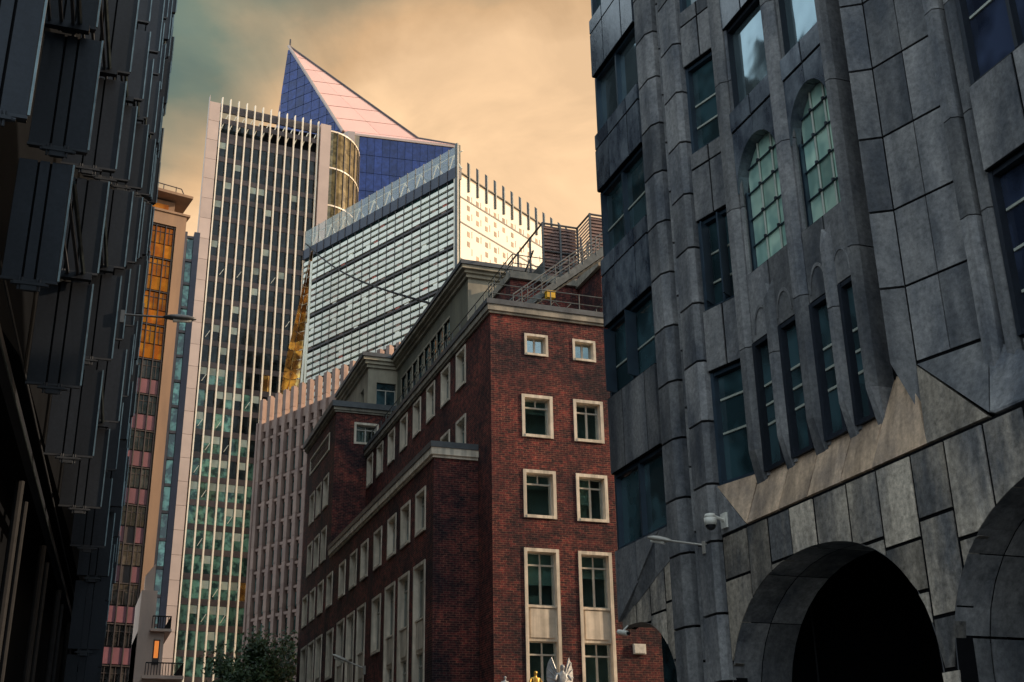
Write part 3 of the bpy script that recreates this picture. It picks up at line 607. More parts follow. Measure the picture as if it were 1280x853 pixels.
# --- fins
def fin(yc, wd, z0, z1, tip, seg, d0=-.02, d1=.45, side=True):
    zs = [z0]
    while zs[-1] + seg < z1 - .3: zs.append(zs[-1] + seg)
    zs.append(z1)
    h = wd / 2
    for j in range(len(zs) - 1):
        b0 = zs[j] + .01; b1 = zs[j + 1] - .01
        plan = [(12 + d1, yc + h), (12 + d0 + .12, yc + h), (12 + d0, yc + h * .5), (12 + d0 + .02, yc - h * .5), (12 + d0 + .14, yc - h), (12 + d1, yc - h)]
        zlow = [b0] * 6; zup = [b1] * 6
        if j == 0:                                   # weathered foot: the face slopes back onto the sill
            b0 = 8.25; zlow = [b0] * 6; ft = MB(); k6 = 6
            ft.v = [(max(p[0], 12.17), p[1], 7.62 if p[0] < 12.2 else 7.75) for p in plan] + [(p[0], p[1], b0) for p in plan]
            ft.f = [tuple(reversed(range(6))), tuple(range(6, 12))] + [(q, (q + 1) % 6, 6 + (q + 1) % 6, 6 + q) for q in range(6)]
            wob('fin_foot', ft, 'stone', RB)
        if tip and j == len(zs) - 2: zup = [b1, b1 - .12, b1 - .5, b1 - .4, b1 - .1, b1]
        wob('fin_stone', MB().prism(plan, zlow, zup), 'stone', RB)
    if side:
        for j in range(len(zs) - 1):
            wob('colonnette', MB().bar((12.19, yc - h - .035, max(zs[j], 7.7) + .01), (12.19, yc - h - .035, zs[j + 1] - .01), .05, 8), 'stone', RB)
fin(19.50, .38, 7.25, TOPZ, False, 3.1)
fin(18.48, .26, 7.30, 11.55, True, 2.6)
fin(17.46, .38, 7.32, TOPZ, False, 3.3)
fin(16.48, .26, 7.40, 11.75, True, 2.6)
fin(15.72, .2, 7.45, TOPZ, False, 3.4, side=False)
FN = FR(12, 19.26, R(-90))
for (ya, yb_) in ((19.31, 18.61), (18.35, 17.65), (17.27, 16.61), (16.35, 15.82)):
    f2 = FR(12, ya, R(-90)); win_bay(f2, ya - yb_, 7.78, 10.4, .22, 1, (.35, .5, .65), fm='dark_metal')
wob('slit_backing', MB().box(12.46, 12.95, 15.0, 19.8, 6.9, TOPZ), 'joint', RB)
# sloped sills between the fin feet
sy = [19.72, 18.58, 17.62, 16.60, 15.72]
for i in range(4):
    a, b = sy[i], sy[i + 1]
    wob('sill_stone', MB().slab([(12.0, a + .22 - .012, 6.93), (12.0, b + .22 + .012, 6.93), (12.2, b - .05 + .012, 7.8), (12.2, a - .05 - .012, 7.8)], (.25, 0, -.1)), 'sill_stone', RB)
wob('sill_stone', MB().slab([(12.0, 15.92, 6.93), (12.0, 14.5, 6.93), (12.12, 14.75, 7.9), (12.3, 15.35, 8.35)], (.25, 0, -.05)), 'sill_stone', RB)
wob('sill_stone', MB().slab([(12.0, 15.97, 6.93), (12.02, 15.88, 6.93), (12.28, 15.38, 8.3), (12.34, 15.5, 8.3)], (.1, 0, -.02)), 'sill_stone', RB)
# spandrel over slits with shallow arch relief
for (ya, yb_) in ((19.31, 17.65), (17.27, 15.82)):
    W = ya - yb_; f2 = FR(12, ya, R(-90))
    stones(f2, 0, W, 2, 10.4, 11.9, .12, .44)
    for k in range(2):
        cx = W * (.25 + .5 * k); mb = MB(); r1, r2 = .27, .235
        for i in range(12):
            t0 = math.pi * i / 12; t1 = math.pi * (i + 1) / 12
            mb.slab([(cx + r2 * math.cos(t0), .10, 10.55 + r2 * 2 * math.sin(t0)), (cx + r1 * math.cos(t0), .10, 10.55 + r1 * 2 * math.sin(t0)), (cx + r1 * math.cos(t1), .10, 10.55 + r1 * 2 * math.sin(t1)), (cx + r2 * math.cos(t1), .10, 10.55 + r2 * 2 * math.sin(t1))], (0, .012, 0))
        f2.put('arch_relief', mb.mesh('arch_relief', 'stone'), RB)
    # arched window: stone surround with an arched hole
    hw = W / 2 - .03; zc = 13.75; hh = 1.0
    for side in (0, 1):
        mb = MB(); nseg = 12
        for i in range(nseg):
            t0 = (i / nseg) * hw; t1 = ((i + 1) / nseg) * hw
            z0_ = zc + hh * math.sqrt(max(0, 1 - (t0 / hw) ** 2)); z1_ = zc + hh * math.sqrt(max(0, 1 - (t1 / hw) ** 2))
            s_ = -1 if side == 0 else 1
            q = [(W / 2 + s_ * t0 + s_ * (.008 if i == 0 else 0), .1, z0_), (W / 2 + s_ * t1, .1, z1_), (W / 2 + s_ * t1, .1, 15.18), (W / 2 + s_ * t0 + s_ * (.008 if i == 0 else 0), .1, 15.18)]
            mb.slab(q, (0, .26, 0))
        f2.put('arch_panel', mb.mesh('arch_panel', 'stone_pol'), RB)
    wn = f2.put('arched_window', MB().box(.02, .08, .28, .42, 11.9, 13.8).box(W - .08, W - .02, .28, .42, 11.9, 13.8).box(.08, W - .08, .26, .42, 11.9, 11.97).mesh('arched_window', 'blue_frame'), RB)
    nz_ = 5; nx_ = 3; zz = [11.97, 12.55, 13.15, 13.75, 14.3, 14.78]; xx = [.08 + (W - .16) * i / nx_ for i in range(nx_ + 1)]
    for i in range(nx_):
        for j in range(nz_):
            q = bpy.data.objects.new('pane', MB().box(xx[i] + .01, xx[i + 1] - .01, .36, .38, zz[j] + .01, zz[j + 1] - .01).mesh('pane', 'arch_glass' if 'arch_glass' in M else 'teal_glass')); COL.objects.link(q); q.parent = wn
    for j in range(1, nz_):
        q = bpy.data.objects.new('glazing_bar', MB().bar((.05, .33, zz[j]), (W - .05, .33, zz[j]), .018).mesh('glazing_bar', 'blue_frame')); COL.objects.link(q); q.parent = wn
    for i in range(1, nx_):
        q = bpy.data.objects.new('glazing_bar', MB().bar((xx[i], .33, 11.95), (xx[i], .33, 14.7), .022).mesh('glazing_bar', 'bar_pale')); COL.objects.link(q); q.parent = wn
        for j in range(1, nz_):
            q = bpy.data.objects.new('fitting', MB().bar((xx[i], .3, zz[j] - .03), (xx[i], .3, zz[j] + .03), .035, 8).mesh('fitting', 'dark_metal')); COL.objects.link(q); q.parent = wn
    stones(f2, 0, W, 2, 15.2, 15.72, .08, .44, 'stone_pol')
    win_bay(f2, W, 15.72, 17.85, .3, 1, None, 'sky_glass', 'dark_metal')
    stones(f2, 0, W, 2, 17.85, 19.1, .1, .44, 'stone_pol'); stones(f2, 0, W, 2, 19.1, 19.6, .08, .44, 'stone_pol')
    win_bay(f2, W, 19.6, 21.7, .3, 1, None, 'sky_glass', 'dark_metal'); stones(f2, 0, W, 2, 21.7, 23.4, .1, .44)
    win_bay(f2, W, 23.4, 25.5, .3, 1, None, 'teal_glass', 'dark_metal'); stones(f2, 0, W, 2, 25.5, TOPZ, .1, .44)
# --- faceted pier beyond the fins
zp = [8.34, 9.66, 11.06, 12.47, 13.86, 15.25, 16.65, 18.05, 19.45, 20.85, 22.3, 25, 28, TOPZ]
for j in range(len(zp) - 1):
    b0 = zp[j] + .022; b1 = zp[j + 1] - .022
    lowz = [b0] * 4 if j else [b0, 7.36, 7.7, 8.3]
    wob('pier_stone', MB().prism([(11.85, 14.9), (12.176, 14.69), (12.5, 14.95), (12.2, 15.12)], lowz, b1), 'stone', RB)
    wob('pier_stone', MB().prism([(12.186, 14.665), (12.352, 14.085), (12.75, 14.15), (12.52, 14.93)], b0, b1), 'stone', RB)
    wob('pier_stone', MB().prism([(12.357, 14.065), (12.525, 13.48), (12.9, 13.48), (12.76, 14.13)], b0, b1), 'stone', RB)
wob('pier_backing', MB().prism([(12.203, 14.68), (12.548, 13.48), (12.95, 13.5), (12.95, 15.3), (12.5, 15.3)], 6.95, TOPZ), 'joint', RB)
wob('folded_panel', MB().slab([(12.18, 14.67, 8.3), (12.0, 13.1, 6.98), (12.53, 13.45, 8.3)], (.15, 0, -.05)), 'stone', RB)
wob('folded_panel', MB().slab([(12.17, 14.68, 8.28), (12.0, 14.52, 6.93), (12.0, 13.13, 6.93)], (.15, 0, -.05)), 'stone_base', RB)
wob('folded_panel', MB().slab([(12.54, 13.42, 8.28), (12.0, 13.07, 6.98), (12.0, 12.98, 6.93), (12.0, 11.2, 6.93), (12.5, 12.75, 7.85)], (.15, 0, -.05)), 'stone', RB)
for (a, b, dd) in ((13.44, 13.14, .34), (13.1, 12.84, .46)):
    zq = [7.75, 10.25, 12.0, 14.1, 16.2, 18.4, 21, 25, TOPZ]
    for j in range(len(zq) - 1): wob('pilaster_stone', MB().prism([(12 + dd, a - .06), (12 + dd, b + .06), (12.1 + dd, b), (12.9, b), (12.9, a), (12.1 + dd, a)], zq[j] + .01, zq[j + 1] - .01), 'stone', RB)
f2 = FR(12, 12.82, R(-90)); W = 3.0
for za, zb, zn, tr in ((8.1, 10.8, 12.35, (.25, .5, .75)), (12.35, 14.9, 16.4, (.5,)), (16.4, 18.9, 20.4, None), (20.4, 23, TOPZ, None)):
    win_bay(f2, W, za, zb, .62, 3, tr, 'blue_win' if 'blue_win' in M else 'teal_glass', 'dark_metal'); stones(f2, 0, W, 3, zb, zn, .42, .75)
wob('sill_stone', MB().slab([(12.0, 11.18, 6.93), (12.0, 9.6, 6.93), (12.55, 9.8, 8.05), (12.55, 12.78, 8.05), (12.5, 12.72, 7.86)], (.15, 0, -.05)), 'stone', RB)
wob('window_backing', MB().box(12.75, 12.95, 9.5, 13.5, 6.9, TOPZ), 'joint', RB)
yy = 9.7
while yy > -8:
    for za, zb in ((6.93, 8.3), (8.3, 10.8), (10.8, 12.35), (12.35, 15), (15, 18), (18, 22)):
        wob('stone_panel', MB().box(12.05, 12.34, yy - 1.18, yy, za + .012, zb - .012), 'stone', RB)
    yy -= 1.2

# ================================================================== LEFT METAL-CLAD BUILDING
LB = thing('metal_clad_building', 'very dark metal clad building of stacked stair modules filling the left edge', 'building', (-6, 29.6, 0))
Z0, SH = 14.4, 5.75 / 1.5
LX = [(21.8, -3.2, -1.86), (29.6, -2.6, -1.26), (37.4, -2.12, -.54), (45.1, -1.6, .08), (52.8, -1.04, .64), (60.6, -.46, 1.12), (68.2, -.02, 1.60), (75.8, .5, 1.96), (83.6, .74, 2.2), (91.2, 1.04, 2.36), (98.7, 1.12, 2.5)]
pan = {}
def panel_me(wd, h, dp):
    k = (round(wd, 2), round(h, 2), round(dp, 2))
    if k not in pan: pan[k] = MB().box(0, wd, 0, min(dp, .28), 0, h).mesh('panel', 'dark_metal')
    return pan[k]
rl = random.Random(5)
brk = MB()
for i in range(4): brk.bar((.07 * (i % 2) + (i // 2) * .42, -.1, -.2), (.07 * (i % 2) + (i // 2) * .42, -.1, .14), .03, 6)
brk.box(-.12, .62, -.16, -.04, -.06, .02).box(.08, .42, -.14, -.02, -.2, -.05).bar((-.18, -.1, -.03), (.7, -.1, -.03), .045, 8)
brk = brk.mesh('bracket', 'bracket')
soff = {}
FL = FR(0, 0, 0)
for k, (y, xl, xr) in enumerate(LX):
    top = (5, 5, 5, 6, 7, 9, 11, 13, 14, 16, 17)[k]
    for s in range(top):
        z = Z0 + s * SH
        dx = (.0, .12, .30, .10, .26, .34, .12, .3, .2, .1, .3, .2, .1, .2)[(s + k) % 14] if s else 0
        a, b = xl + dx * .5, xr + dx; W = b - a
        zt = z + SH - .40 - .10 * ((s + k) % 2)
        xs = [a, a + W * .38, a + W * .60, b]
        nst = 3
        for i in range(nst):
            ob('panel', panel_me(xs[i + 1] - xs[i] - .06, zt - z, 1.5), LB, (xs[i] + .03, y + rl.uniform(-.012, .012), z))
        ob('joint_backing', MB().box(.02, W - .02, .05, .2, .02, zt - z - .02).mesh('joint_backing', 'joint'), LB, (a, y, z))
        ob('trim', MB().box(0, .05, 0, .05, 0, zt - z).mesh('trim', 'edge_trim'), LB, (b - .012, y - .045, z))
        ob('bracket', brk, LB, (xs[1] - .06, y, z - .16))
        if k < 6: ob('rail_bar', MB().box(0, W, 0, .08, 0, .07).mesh('rail_bar', 'bracket'), LB, (a, y - .05, z - .09))
        # side return set back along the street with slatted soffit
        if k + 1 < len(LX):
            yn, xln, xrn = LX[k + 1]
            if s and s % 2 == (k % 2):
                for q in range(4):
                    xo = -.5 - q * .3
                    wob('soffit_slat', MB().slab([(b + xo, y + 1.6, z - .3), (b + xo + .08, y + 1.6, z - .3), (xrn + xo + .08, yn - .1, z - .3), (xrn + xo, yn - .1, z - .3)], (0, 0, .12)), 'edge_trim' if q == 9 else 'bracket', LB)
                wob('soffit_beam', MB().slab([(b - 1.7, yn - .4, z - .42), (xrn - .05, yn - .4, z - .42), (xrn - .05, yn - .4, z - .2), (b - 1.7, yn - .4, z - .2)], (0, .2, 0)), 'dark_metal', LB)
                wob('edge_beam', MB().bar((b - .3, y + 1.5, z - .2), (xrn - .3, yn - .1, z - .2), .07, 6), 'edge_trim', LB)
# core wall behind the modules, plus dark ground storeys
core = MB()
for k in range(len(LX) - 1):
    (y, xl, xr), (yn, xln, xrn) = LX[k], LX[k + 1]
    tp = Z0 + (5, 5, 5, 6, 7, 9, 11, 13, 14, 16, 17)[k] * SH - .3
    core.prism([(-14, y), (xl - .12 - (1.2 if k < 2 else 0), y), (xln - .12 - (1.2 if k < 1 else 0), yn), (-14, yn)], Z0 + .6, tp - .1)
core.prism([(-14, 8), (-6.8, 8), (-2.6, 60), (.9, 98.4), (-14, 98.4)], .1, Z0 + .6)
core.prism([(1.2, 92), (2.0, 92), (2.2, 99.2), (.4, 99.2)], .1, Z0 + 17 * SH - .3)
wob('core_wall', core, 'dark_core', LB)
# modules go on below the landing level in the distance
for k in range(6, 11):
    y, xl, xr = LX[k]
    for s in range(1, 4):
        z = Z0 - s * SH
        xs = [xl, xl + (xr - xl) * .38, xl + (xr - xl) * .6, xr]
        for i in range(3): ob('panel', panel_me(xs[i + 1] - xs[i] - .035, SH - .3, 1.5), LB, (xs[i] + .018, y, z))
        ob('bracket', brk, LB, (xs[1] - .06, y, z - .16))
# long inclined beam edge and glazing posts at street level
wob('eaves_beam', MB().slab([(-3.5, 24, Z0 - .35), (-3.2, 24, Z0 - .35), (.55, 90, Z0 - .35), (.25, 90, Z0 - .35)], (0, 0, .35)), 'dark_metal', LB)
wob('eaves_trim', MB().bar((-3.18, 24, Z0 - .38), (.57, 90, Z0 - .38), .035, 6), 'edge_trim', LB)
wob('eaves_trim', MB().bar((-3.0, 24, Z0 + .5), (.7, 90, Z0 + .5), .04, 6), 'bracket', LB)
for y, x in ((33, -3.35), (46, -2.3), (57, -1.55), (68, -.8), (79, -.15)):
    wob('column', MB().bar((x, y, .1), (x, y, Z0 - .9), .16, 10).bar((x + .26, y + .2, .1), (x + .26, y + .2, Z0 - 1.6), .1, 8), 'iron', LB)

# ================================================================== FINNED TOWER
FT = thing('finned_tower', 'tall office tower with pale vertical fins over dark glass, white corner strip', 'tower', (12, 170, 0))
TF = FR(12.55, 170, R(5.5)); TT = 110.0
zf = [26.87 - 3.45 * 6 + 3.45 * k for k in range(31)]; zf = [z for z in zf if z < TT - 1]
pm = MB().box(0, 1.28, 0, .05, 0, 2.55).mesh('pane', 'tower_glass'); pt = MB().box(0, 1.28, 0, .05, 0, 2.55).mesh('pane', 'tower_glass_teal')
pg = MB().box(0, 1.28, 0, .05, 0, 2.55).mesh('pane', 'gold_reflect_glass')  # panes coloured as a painted gold reflection
spn = MB().box(0, 1.28, -.05, .05, 0, .86).mesh('spandrel', 'spandrel_grey'); wp = MB().box(0, 1.65, -.2, .3, 0, 3.40).mesh('corner_panel', 'tower_white')
bp_ = MB().box(.1, 1.18, -.02, 0, 0, 1.1).mesh('blind', 'blind')
rt = random.Random(11); npane = 0; rest = MB()
for c in range(13):
    a = 1.0 + c * 1.32
    for i, z in enumerate(zf):
        if z > TT - 8: continue
        teal = z < 50 + 5 * math.sin(c) or (z < 62 and rt.random() < .4)
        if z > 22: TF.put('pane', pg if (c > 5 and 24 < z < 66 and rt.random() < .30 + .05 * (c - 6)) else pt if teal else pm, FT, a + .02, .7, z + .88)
        else: rest.box(a + .02, a + 1.3, .7, .75, z + .88, z + 3.43)
        if z > 22 and rt.random() < (.45 if teal else .12): TF.put('blind', bp_, FT, a, .68, z + 2.3)
wl = TF.put('pane', rest.mesh('pane', 'tower_glass_teal'), FT); wl['kind'] = 'stuff'; wl.name = 'lower_glazing'
for z in zf: TF.put('spandrel', MB().box(1.0, 18.2, .62, .72, z, z + .86).mesh('spandrel', 'spandrel_grey'), FT)
for c in range(13):
    f_ = TF.put('fin', MB().box(-.085, .085, -.14, .40, .1, TT + (.5 - c * .04)).mesh('fin', 'tower_fin'), FT, 1.62 + c * 1.32 - .7 + .08)
for k in range(31):
    z = .3 + k * 3.45 + 2.0
    if z < TT - 2: TF.put('corner_panel', wp, FT, -.95, 0, z + .03)
TF.put('corner_return', MB().box(-1.03, -.97, -.22, .6, .1, TT + .3).mesh('corner_return', 'tower_white'), FT)
TF.put('corner_pillar', MB().box(17.2, 18.9, -.35, 1.2, .1, TT - .4).mesh('corner_pillar', 'tower_white'), FT)
TF.put('roof_slab', MB().box(.8, 17.2, .8, 1.2, TT - 8, TT - 5.4).box(.8, 17.2, .8, 1.1, TT - 1.6, TT - .2).mesh('roof_slab', 'spandrel_grey'), FT)
tb = MB()
for c in range(12):
    a = 1.1 + c * 1.32; tb.bar((a, .9, TT - 5.2), (a + 1.1, .9, TT - 2), .09).bar((a, .9, TT - 3.2), (a + 1.25, .9, TT - 3.2), .09)
TF.put('roof_truss', tb.mesh('roof_truss', 'white_band'), FT)
TF.put('plant_wall', MB().box(.8, 17.2, 2.2, 2.5, TT - 8, TT - 2.5).mesh('plant_wall', 'tower_glass'), FT)
brm = MB().slab([(.25, 0, 0), (.34, 0, 0), (.95, 0, 1.1), (.86, 0, 1.1)], (0, .06, 0)).mesh('brace', 'white_band')
for c in range(12):
    for i, z in enumerate(zf):
        if 26 < z < 84 and (i + c) % 2 == 0 and rt.random() < .38: TF.put('brace', brm, FT, 1.2 + c * 1.32, .45, z + 1.2)
TF.put('inner_core', MB().prism([(-.9, .8), (18.8, .8), (18.8, 14), (2.4, 14)], .1, TT - 8).mesh('inner_core', 'dark_core'), FT)
# curved wing
cv = []
for i in range(17):
    t = math.pi / 2 * i / 16; cv.append((31.3 + 7.0 * math.sin(t), 172.2 + 10.5 * (1 - math.cos(t))))
def curve_wall(z0, z1, off, i0=0, i1=16):
    mb = MB()
    for i in range(i0, i1):
        a, b = cv[i], cv[i + 1]; mb.slab([(a[0] + off, a[1] - off, z0), (b[0] + off, b[1] - off, z0), (b[0] + off, b[1] - off, z1), (a[0] + off, a[1] - off, z1)], (-.2, .2, 0))
    return mb
for k in range(14):
    z1 = TT - 1 - k * 6.9
    for i in range(0, 16, 2): wob('curved_pane', curve_wall(z1 - 6.7, z1 - .15, 0, i, i + 2), 'olive_glass', FT)
    wob('curved_ring', curve_wall(z1 - .15, z1 + .12, .08), 'tower_fin', FT)
for i in range(0, 17, 2): wob('curved_mullion', MB().bar((cv[i][0] + .05, cv[i][1] - .05, 10), (cv[i][0] + .05, cv[i][1] - .05, TT - 1), .08), 'block_frame', FT)
wob('wing_core', MB().prism([(30.5, 173), (33.5, 173.6), (36.6, 176.8), (37.7, 181), (37.8, 184), (20, 186), (20, 173)], .1, TT - 1.6), 'dark_core', FT)

# ================================================================== POINTED TOWER
PT = thing('pointed_tower', 'blue glass tower whose sloping roof, pink with reflected sky, rises to a sharp point', 'tower', (43, 215, 0))
C0 = (42.9, 215.0); apex = (31.6, 229.45, 164.8); RT = (66.0, 213.0); zt = 136.3
# left face: plane through corner line and apex
ld = Vector((C0[0] - 31.61, C0[1] - 229.45, 0)).normalized()
def lp(s, z): return (C0[0] - ld.x * s, C0[1] - ld.y * s, z)
nrow = 26
for r in range(nrow):
    z = 100 + r * 2.5
    for c in range(9):
        s0 = 1.5 + c * 2.3; s1 = s0 + 2.2
        def smin(zz): return 1.4 + max(0, (zz - 136.8)) / (164.8 - 136.8) * 16.9
        def smax(zz): return 21.5 - max(0, zz - 136) / 28.8 * 3.1
        pts = []
        zA, zB = z + .06, z + 2.44
        a0, a1 = max(s0, smin(zA)), min(s1, smax(zA)); b0, b1 = max(s0, smin(zB)), min(s1, smax(zB))
        if a1 - a0 < .05: continue
        if b1 - b0 < .03:
            zB = zA + (zB - zA) * .5; b0, b1 = max(s0, smin(zB)), min(s1, smax(zB))
            if b1 - b0 < .02: b0 = b1 = a1
        if b1 - b0 > .01: pts = [lp(a0, zA), lp(a1, zA), lp(b1, zB), lp(b0, zB)]
        else: pts = [lp(a0, zA), lp(a1, zA), lp(b1, zB)]
        wob('pane', MB().slab(pts, (.05, .12, 0)), 'blue_glass', PT)
wob('left_backing', MB().slab([tuple(Vector(q) + Vector((.28, .32, 0))) for q in (lp(.5, 60), lp(21.4, 60), lp(21.4, 136), lp(18.5, 164.2), lp(17.8, 164.2), lp(.9, 136.2))], (.45, .55, 0)), 'spandrel_grey', PT)
wob('roof_backing', MB().slab([(44.5, 217.4, 137.6), (56.5, 219.6, 139.6), (35.5, 227.9, 157.5)], (.3, .8, -.3)), 'spandrel_grey', PT)
wob('roof_panel', MB().slab([(41.7, 216.0, 136.9), (44.2, 214.85, 136.0), (65.9, 213.0, 136.2), (58.8, 218.5, 139.6)], (.05, .12, -.05)), 'pink_sky_face', PT)
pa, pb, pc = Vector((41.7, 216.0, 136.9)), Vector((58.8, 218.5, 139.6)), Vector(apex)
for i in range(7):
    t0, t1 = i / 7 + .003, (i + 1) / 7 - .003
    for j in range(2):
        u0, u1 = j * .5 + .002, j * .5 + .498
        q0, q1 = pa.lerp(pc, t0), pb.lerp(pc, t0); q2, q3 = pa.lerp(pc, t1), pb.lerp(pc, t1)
        wob('roof_panel', MB().slab([q0.lerp(q1, u0), q0.lerp(q1, u1), q2.lerp(q3, u1), q2.lerp(q3, u0)], (.05, .12, -.05 - .02 * (i % 2))), 'pink_sky_face', PT)
wob('ridge_trim', MB().bar(apex, (42.0, 215.9, 136.7), .35, 6), 'tower_white', PT)
wob('ridge_trim', MB().bar(apex, (58.9, 218.5, 139.7), .3, 6).bar((58.9, 218.5, 139.7), (65.9, 213.1, 136.3), .3, 6), 'spandrel_grey', PT)
wob('mast', MB().bar((31.9, 229.4, 164), (31.9, 229.4, 166.6), .2), 'spandrel_grey', PT)
wob('corner_strip', MB().prism([(42.0, 216.1), (42.9, 214.8), (44.3, 214.6), (44.3, 216)], 60, 136.3), 'tower_white', PT)
e_ = Vector((RT[0] - C0[0], RT[1] - C0[1], 0)).normalized(); PF = FR(C0[0] + 1.4 * e_.x, C0[1] + 1.4 * e_.y, math.atan2(e_.y, e_.x))
PF.put('corner_strip', MB().box(0, 1.0, -.1, .2, 60, 135.5).mesh('corner_strip', 'attic_stone'), PT)
bpn = {}
for r in range(9):
    for c in range(13):
        z = 135.4 - (r + 1) * 4.2; PF.put('pane', bpn.setdefault(0, MB().box(.03, 1.57, 0, .1, .05, 4.15).mesh('pane', 'blue_glass')), PT, 1.05 + c * 1.6, 0, z)
PF.put('front_backing', MB().box(.9, 21.9, .12, .5, 60, 135.45).mesh('front_backing', 'dark_core'), PT)
PF.put('top_trim', MB().box(0, 22.3, -.15, .3, 135.5, 136.0).mesh('top_trim', 'tower_white'), PT)
PF.put('end_strip', MB().box(21.85, 22.5, -.2, 1, 60, 136.2).mesh('end_strip', 'attic_stone'), PT)
wob('inner_core', MB().prism([(45, 216), (64.5, 214.3), (64, 235), (36, 240), (33, 229)], .1, 134), 'dark_core', PT)

# ================================================================== STRIPED WHITE BUILDING
WB = thing('striped_building', 'angular white building with horizontal stripes and a rooftop screen, in front of the pointed tower', 'building', (38.7, 125, 0))
wl_e = Vector((math.sin(R(155)), math.cos(R(155)), 0)); LW = 32.0
WLf = FR(38.71 - wl_e.x * LW, 125 - wl_e.y * LW, R(-65))
WLf.put('glass_wall', MB().box(0, LW, .25, .6, .1, 76.0).mesh('glass_wall', 'strip_glass'), WB)
zz = 75.5; kk = 0; rw = random.Random(2)
while zz > 40:
    if kk % 5 == 4: WLf.put('dark_band', MB().box(0, LW, -.04, .26, zz - .2, zz + .05).mesh('dark_band', 'block_frame'), WB); zz -= .55
    WLf.put('white_band', MB().box(0, LW - .02, 0, .26, zz - .52, zz).mesh('white_band', 'white_band'), WB)
    for c in range(19):
        if rw.random() < .42:
            a = c * 1.684 + .1 + rw.random() * .6; WLf.put('panel', MB().box(0, .8, .1, .26, 0, .36).mesh('panel', 'red_panel' if rw.random() < .06 else 'brown_panel' if rw.random() < .8 else 'white_band'), WB, a, 0, zz - .88)
    zz -= .9; kk += 1
for c in range(20): WLf.put('mullion', MB().box(-.035, .035, -.06, .02, .1, 76).mesh('mullion', 'block_frame'), WB, min(c * 1.684, LW - .05))
WLf.put('parapet', MB().box(-.1, LW, -.15, .8, 76.0, 77.5).mesh('parapet', 'block_blue'), WB)
for c in range(21): WLf.put('parapet_joint', MB().box(-.04, .04, -.22, -.15, 76, 77.5).mesh('parapet_joint', 'block_frame'), WB, min(c * 1.6, LW - .05))
for c in range(21): WLf.put('screen_post', MB().box(-.06, .06, 0, .12, 77.5, 80.6).mesh('screen_post', 'steel'), WB, min(c * 1.6, LW - .1))
scr = bpy.data.materials.new('screen_glass'); scr.use_nodes = True
sn = scr.node_tree; sb_ = sn.nodes['Principled BSDF']; sb_.inputs['Base Color'].default_value = (.45, .5, .47, 1); sb_.inputs['Roughness'].default_value = .1; sb_.inputs['Alpha'].default_value = .38
for c in range(20): WLf.put('screen_pane', MB().box(.08, 1.52, .04, .07, 77.55, 80.5).mesh('screen_pane', scr), WB, c * 1.6)
for c in range(10):
    WLf.put('truss', MB().bar((.2, 1.0, 77.6), (1.5, 1.0, 80.2), .09).bar((1.5, 1.0, 80.2), (3.0, 1.0, 77.7), .09).bar((0, 1.0, 80.2), (3.2, 1.0, 80.2), .07).mesh('truss', 'white_band'), WB, c * 3.2)
WRf = FR(38.71, 125, R(34.4)); RW = 34
WRf.put('white_wall', MB().box(.0, RW, 0, .5, .1, 76.6).mesh('white_wall', 'white_wall'), WB)
WRf.put('top_rail', MB().box(-.1, RW, -.12, .2, 77.0, 77.12).mesh('top_rail', 'cornice'), WB)
wnd = MB().box(-.26, .26, -.03, .02, -.34, .34).mesh('small_window', 'tan_panel')
for c in range(17):
    a = 2.3 + c * 1.85
    for r in range(14):
        z = 74 - r * 1.35 - (r // 3) * .9
        if rw.random() < .85: WRf.put('small_window', wnd, WB, a, 0, z)
    WRf.put('spike_fin', MB().prism([(-.09, -.25), (.09, -.25), (.09, .1), (-.09, .1)], 74.9, [78.8, 78.8, 79.2, 79.2]).mesh('spike_fin', 'steel'), WB, a)
    for r in range(8):
        WRf.put('joint_strip', MB().box(-.06, .06, -.02, .02, 0, .9).mesh('joint_strip', 'spandrel_grey'), WB, a + .7, 0, 73.6 - r * 2.4)
for z in (73.6, 70.15, 65.2, 60.2): WRf.put('floor_line', MB().box(0, RW, -.05, .02, z - .1, z + .1).mesh('floor_line', 'block_frame'), WB)
WRf.put('corner_post', MB().box(-.15, .15, -.2, .2, .1, 80.8).mesh('corner_post', 'steel'), WB)
wob('inner_core', MB().prism([(39, 126.2), (64, 143.4), (48, 149), (26.2, 153)], .1, 75.5), 'dark_core', WB)

# ================================================================== RIBBED CONCRETE BUILDING
RC = thing('ribbed_building', 'pinkish concrete building with projecting vertical ribs behind the red brick wing', 'building', (15.3, 114, 0))
RCW = 27.5; RCf = FR(24.32 + math.sin(R(-25)) * 21.3, 95 + math.cos(R(-25)) * 21.3, R(-65))
RCf.put('back_wall', MB().box(0, RCW, .28, .9, .1, 38.4).mesh('back_wall', 'grey_glass'), RC)
rp = 1.30; nrib = 21
stn = MB().box(-.25, .25, -.22, .12, .02, 2.08).mesh('rib_stone', 'rib_stone')
for c in range(nrib):
    a = .3 + c * rp
    for k in range(10 if c < 14 else 8):
        RCf.put('rib_stone', stn, RC, a, 0, 41.0 - (k + 1) * 2.1) if c < 16 else None
    RCf.put('rib', MB().box(-.22, .22, -.18, .3, .1, 40.9).mesh('rib', 'rib_stone'), RC, a)
hood = MB().box(-.02, .78, -.06, .3, 0, .26).box(.3, .74, .02, .3, -.3, -.01).mesh('sill_block', 'rib_stone')
win = MB().box(-.02, .78, .18, .26, 0, 1.3).mesh('window', 'dark_glass')
panl = MB().box(.5, .76, .04, .18, 0, 1.35).mesh('reveal_panel', 'rib_stone')
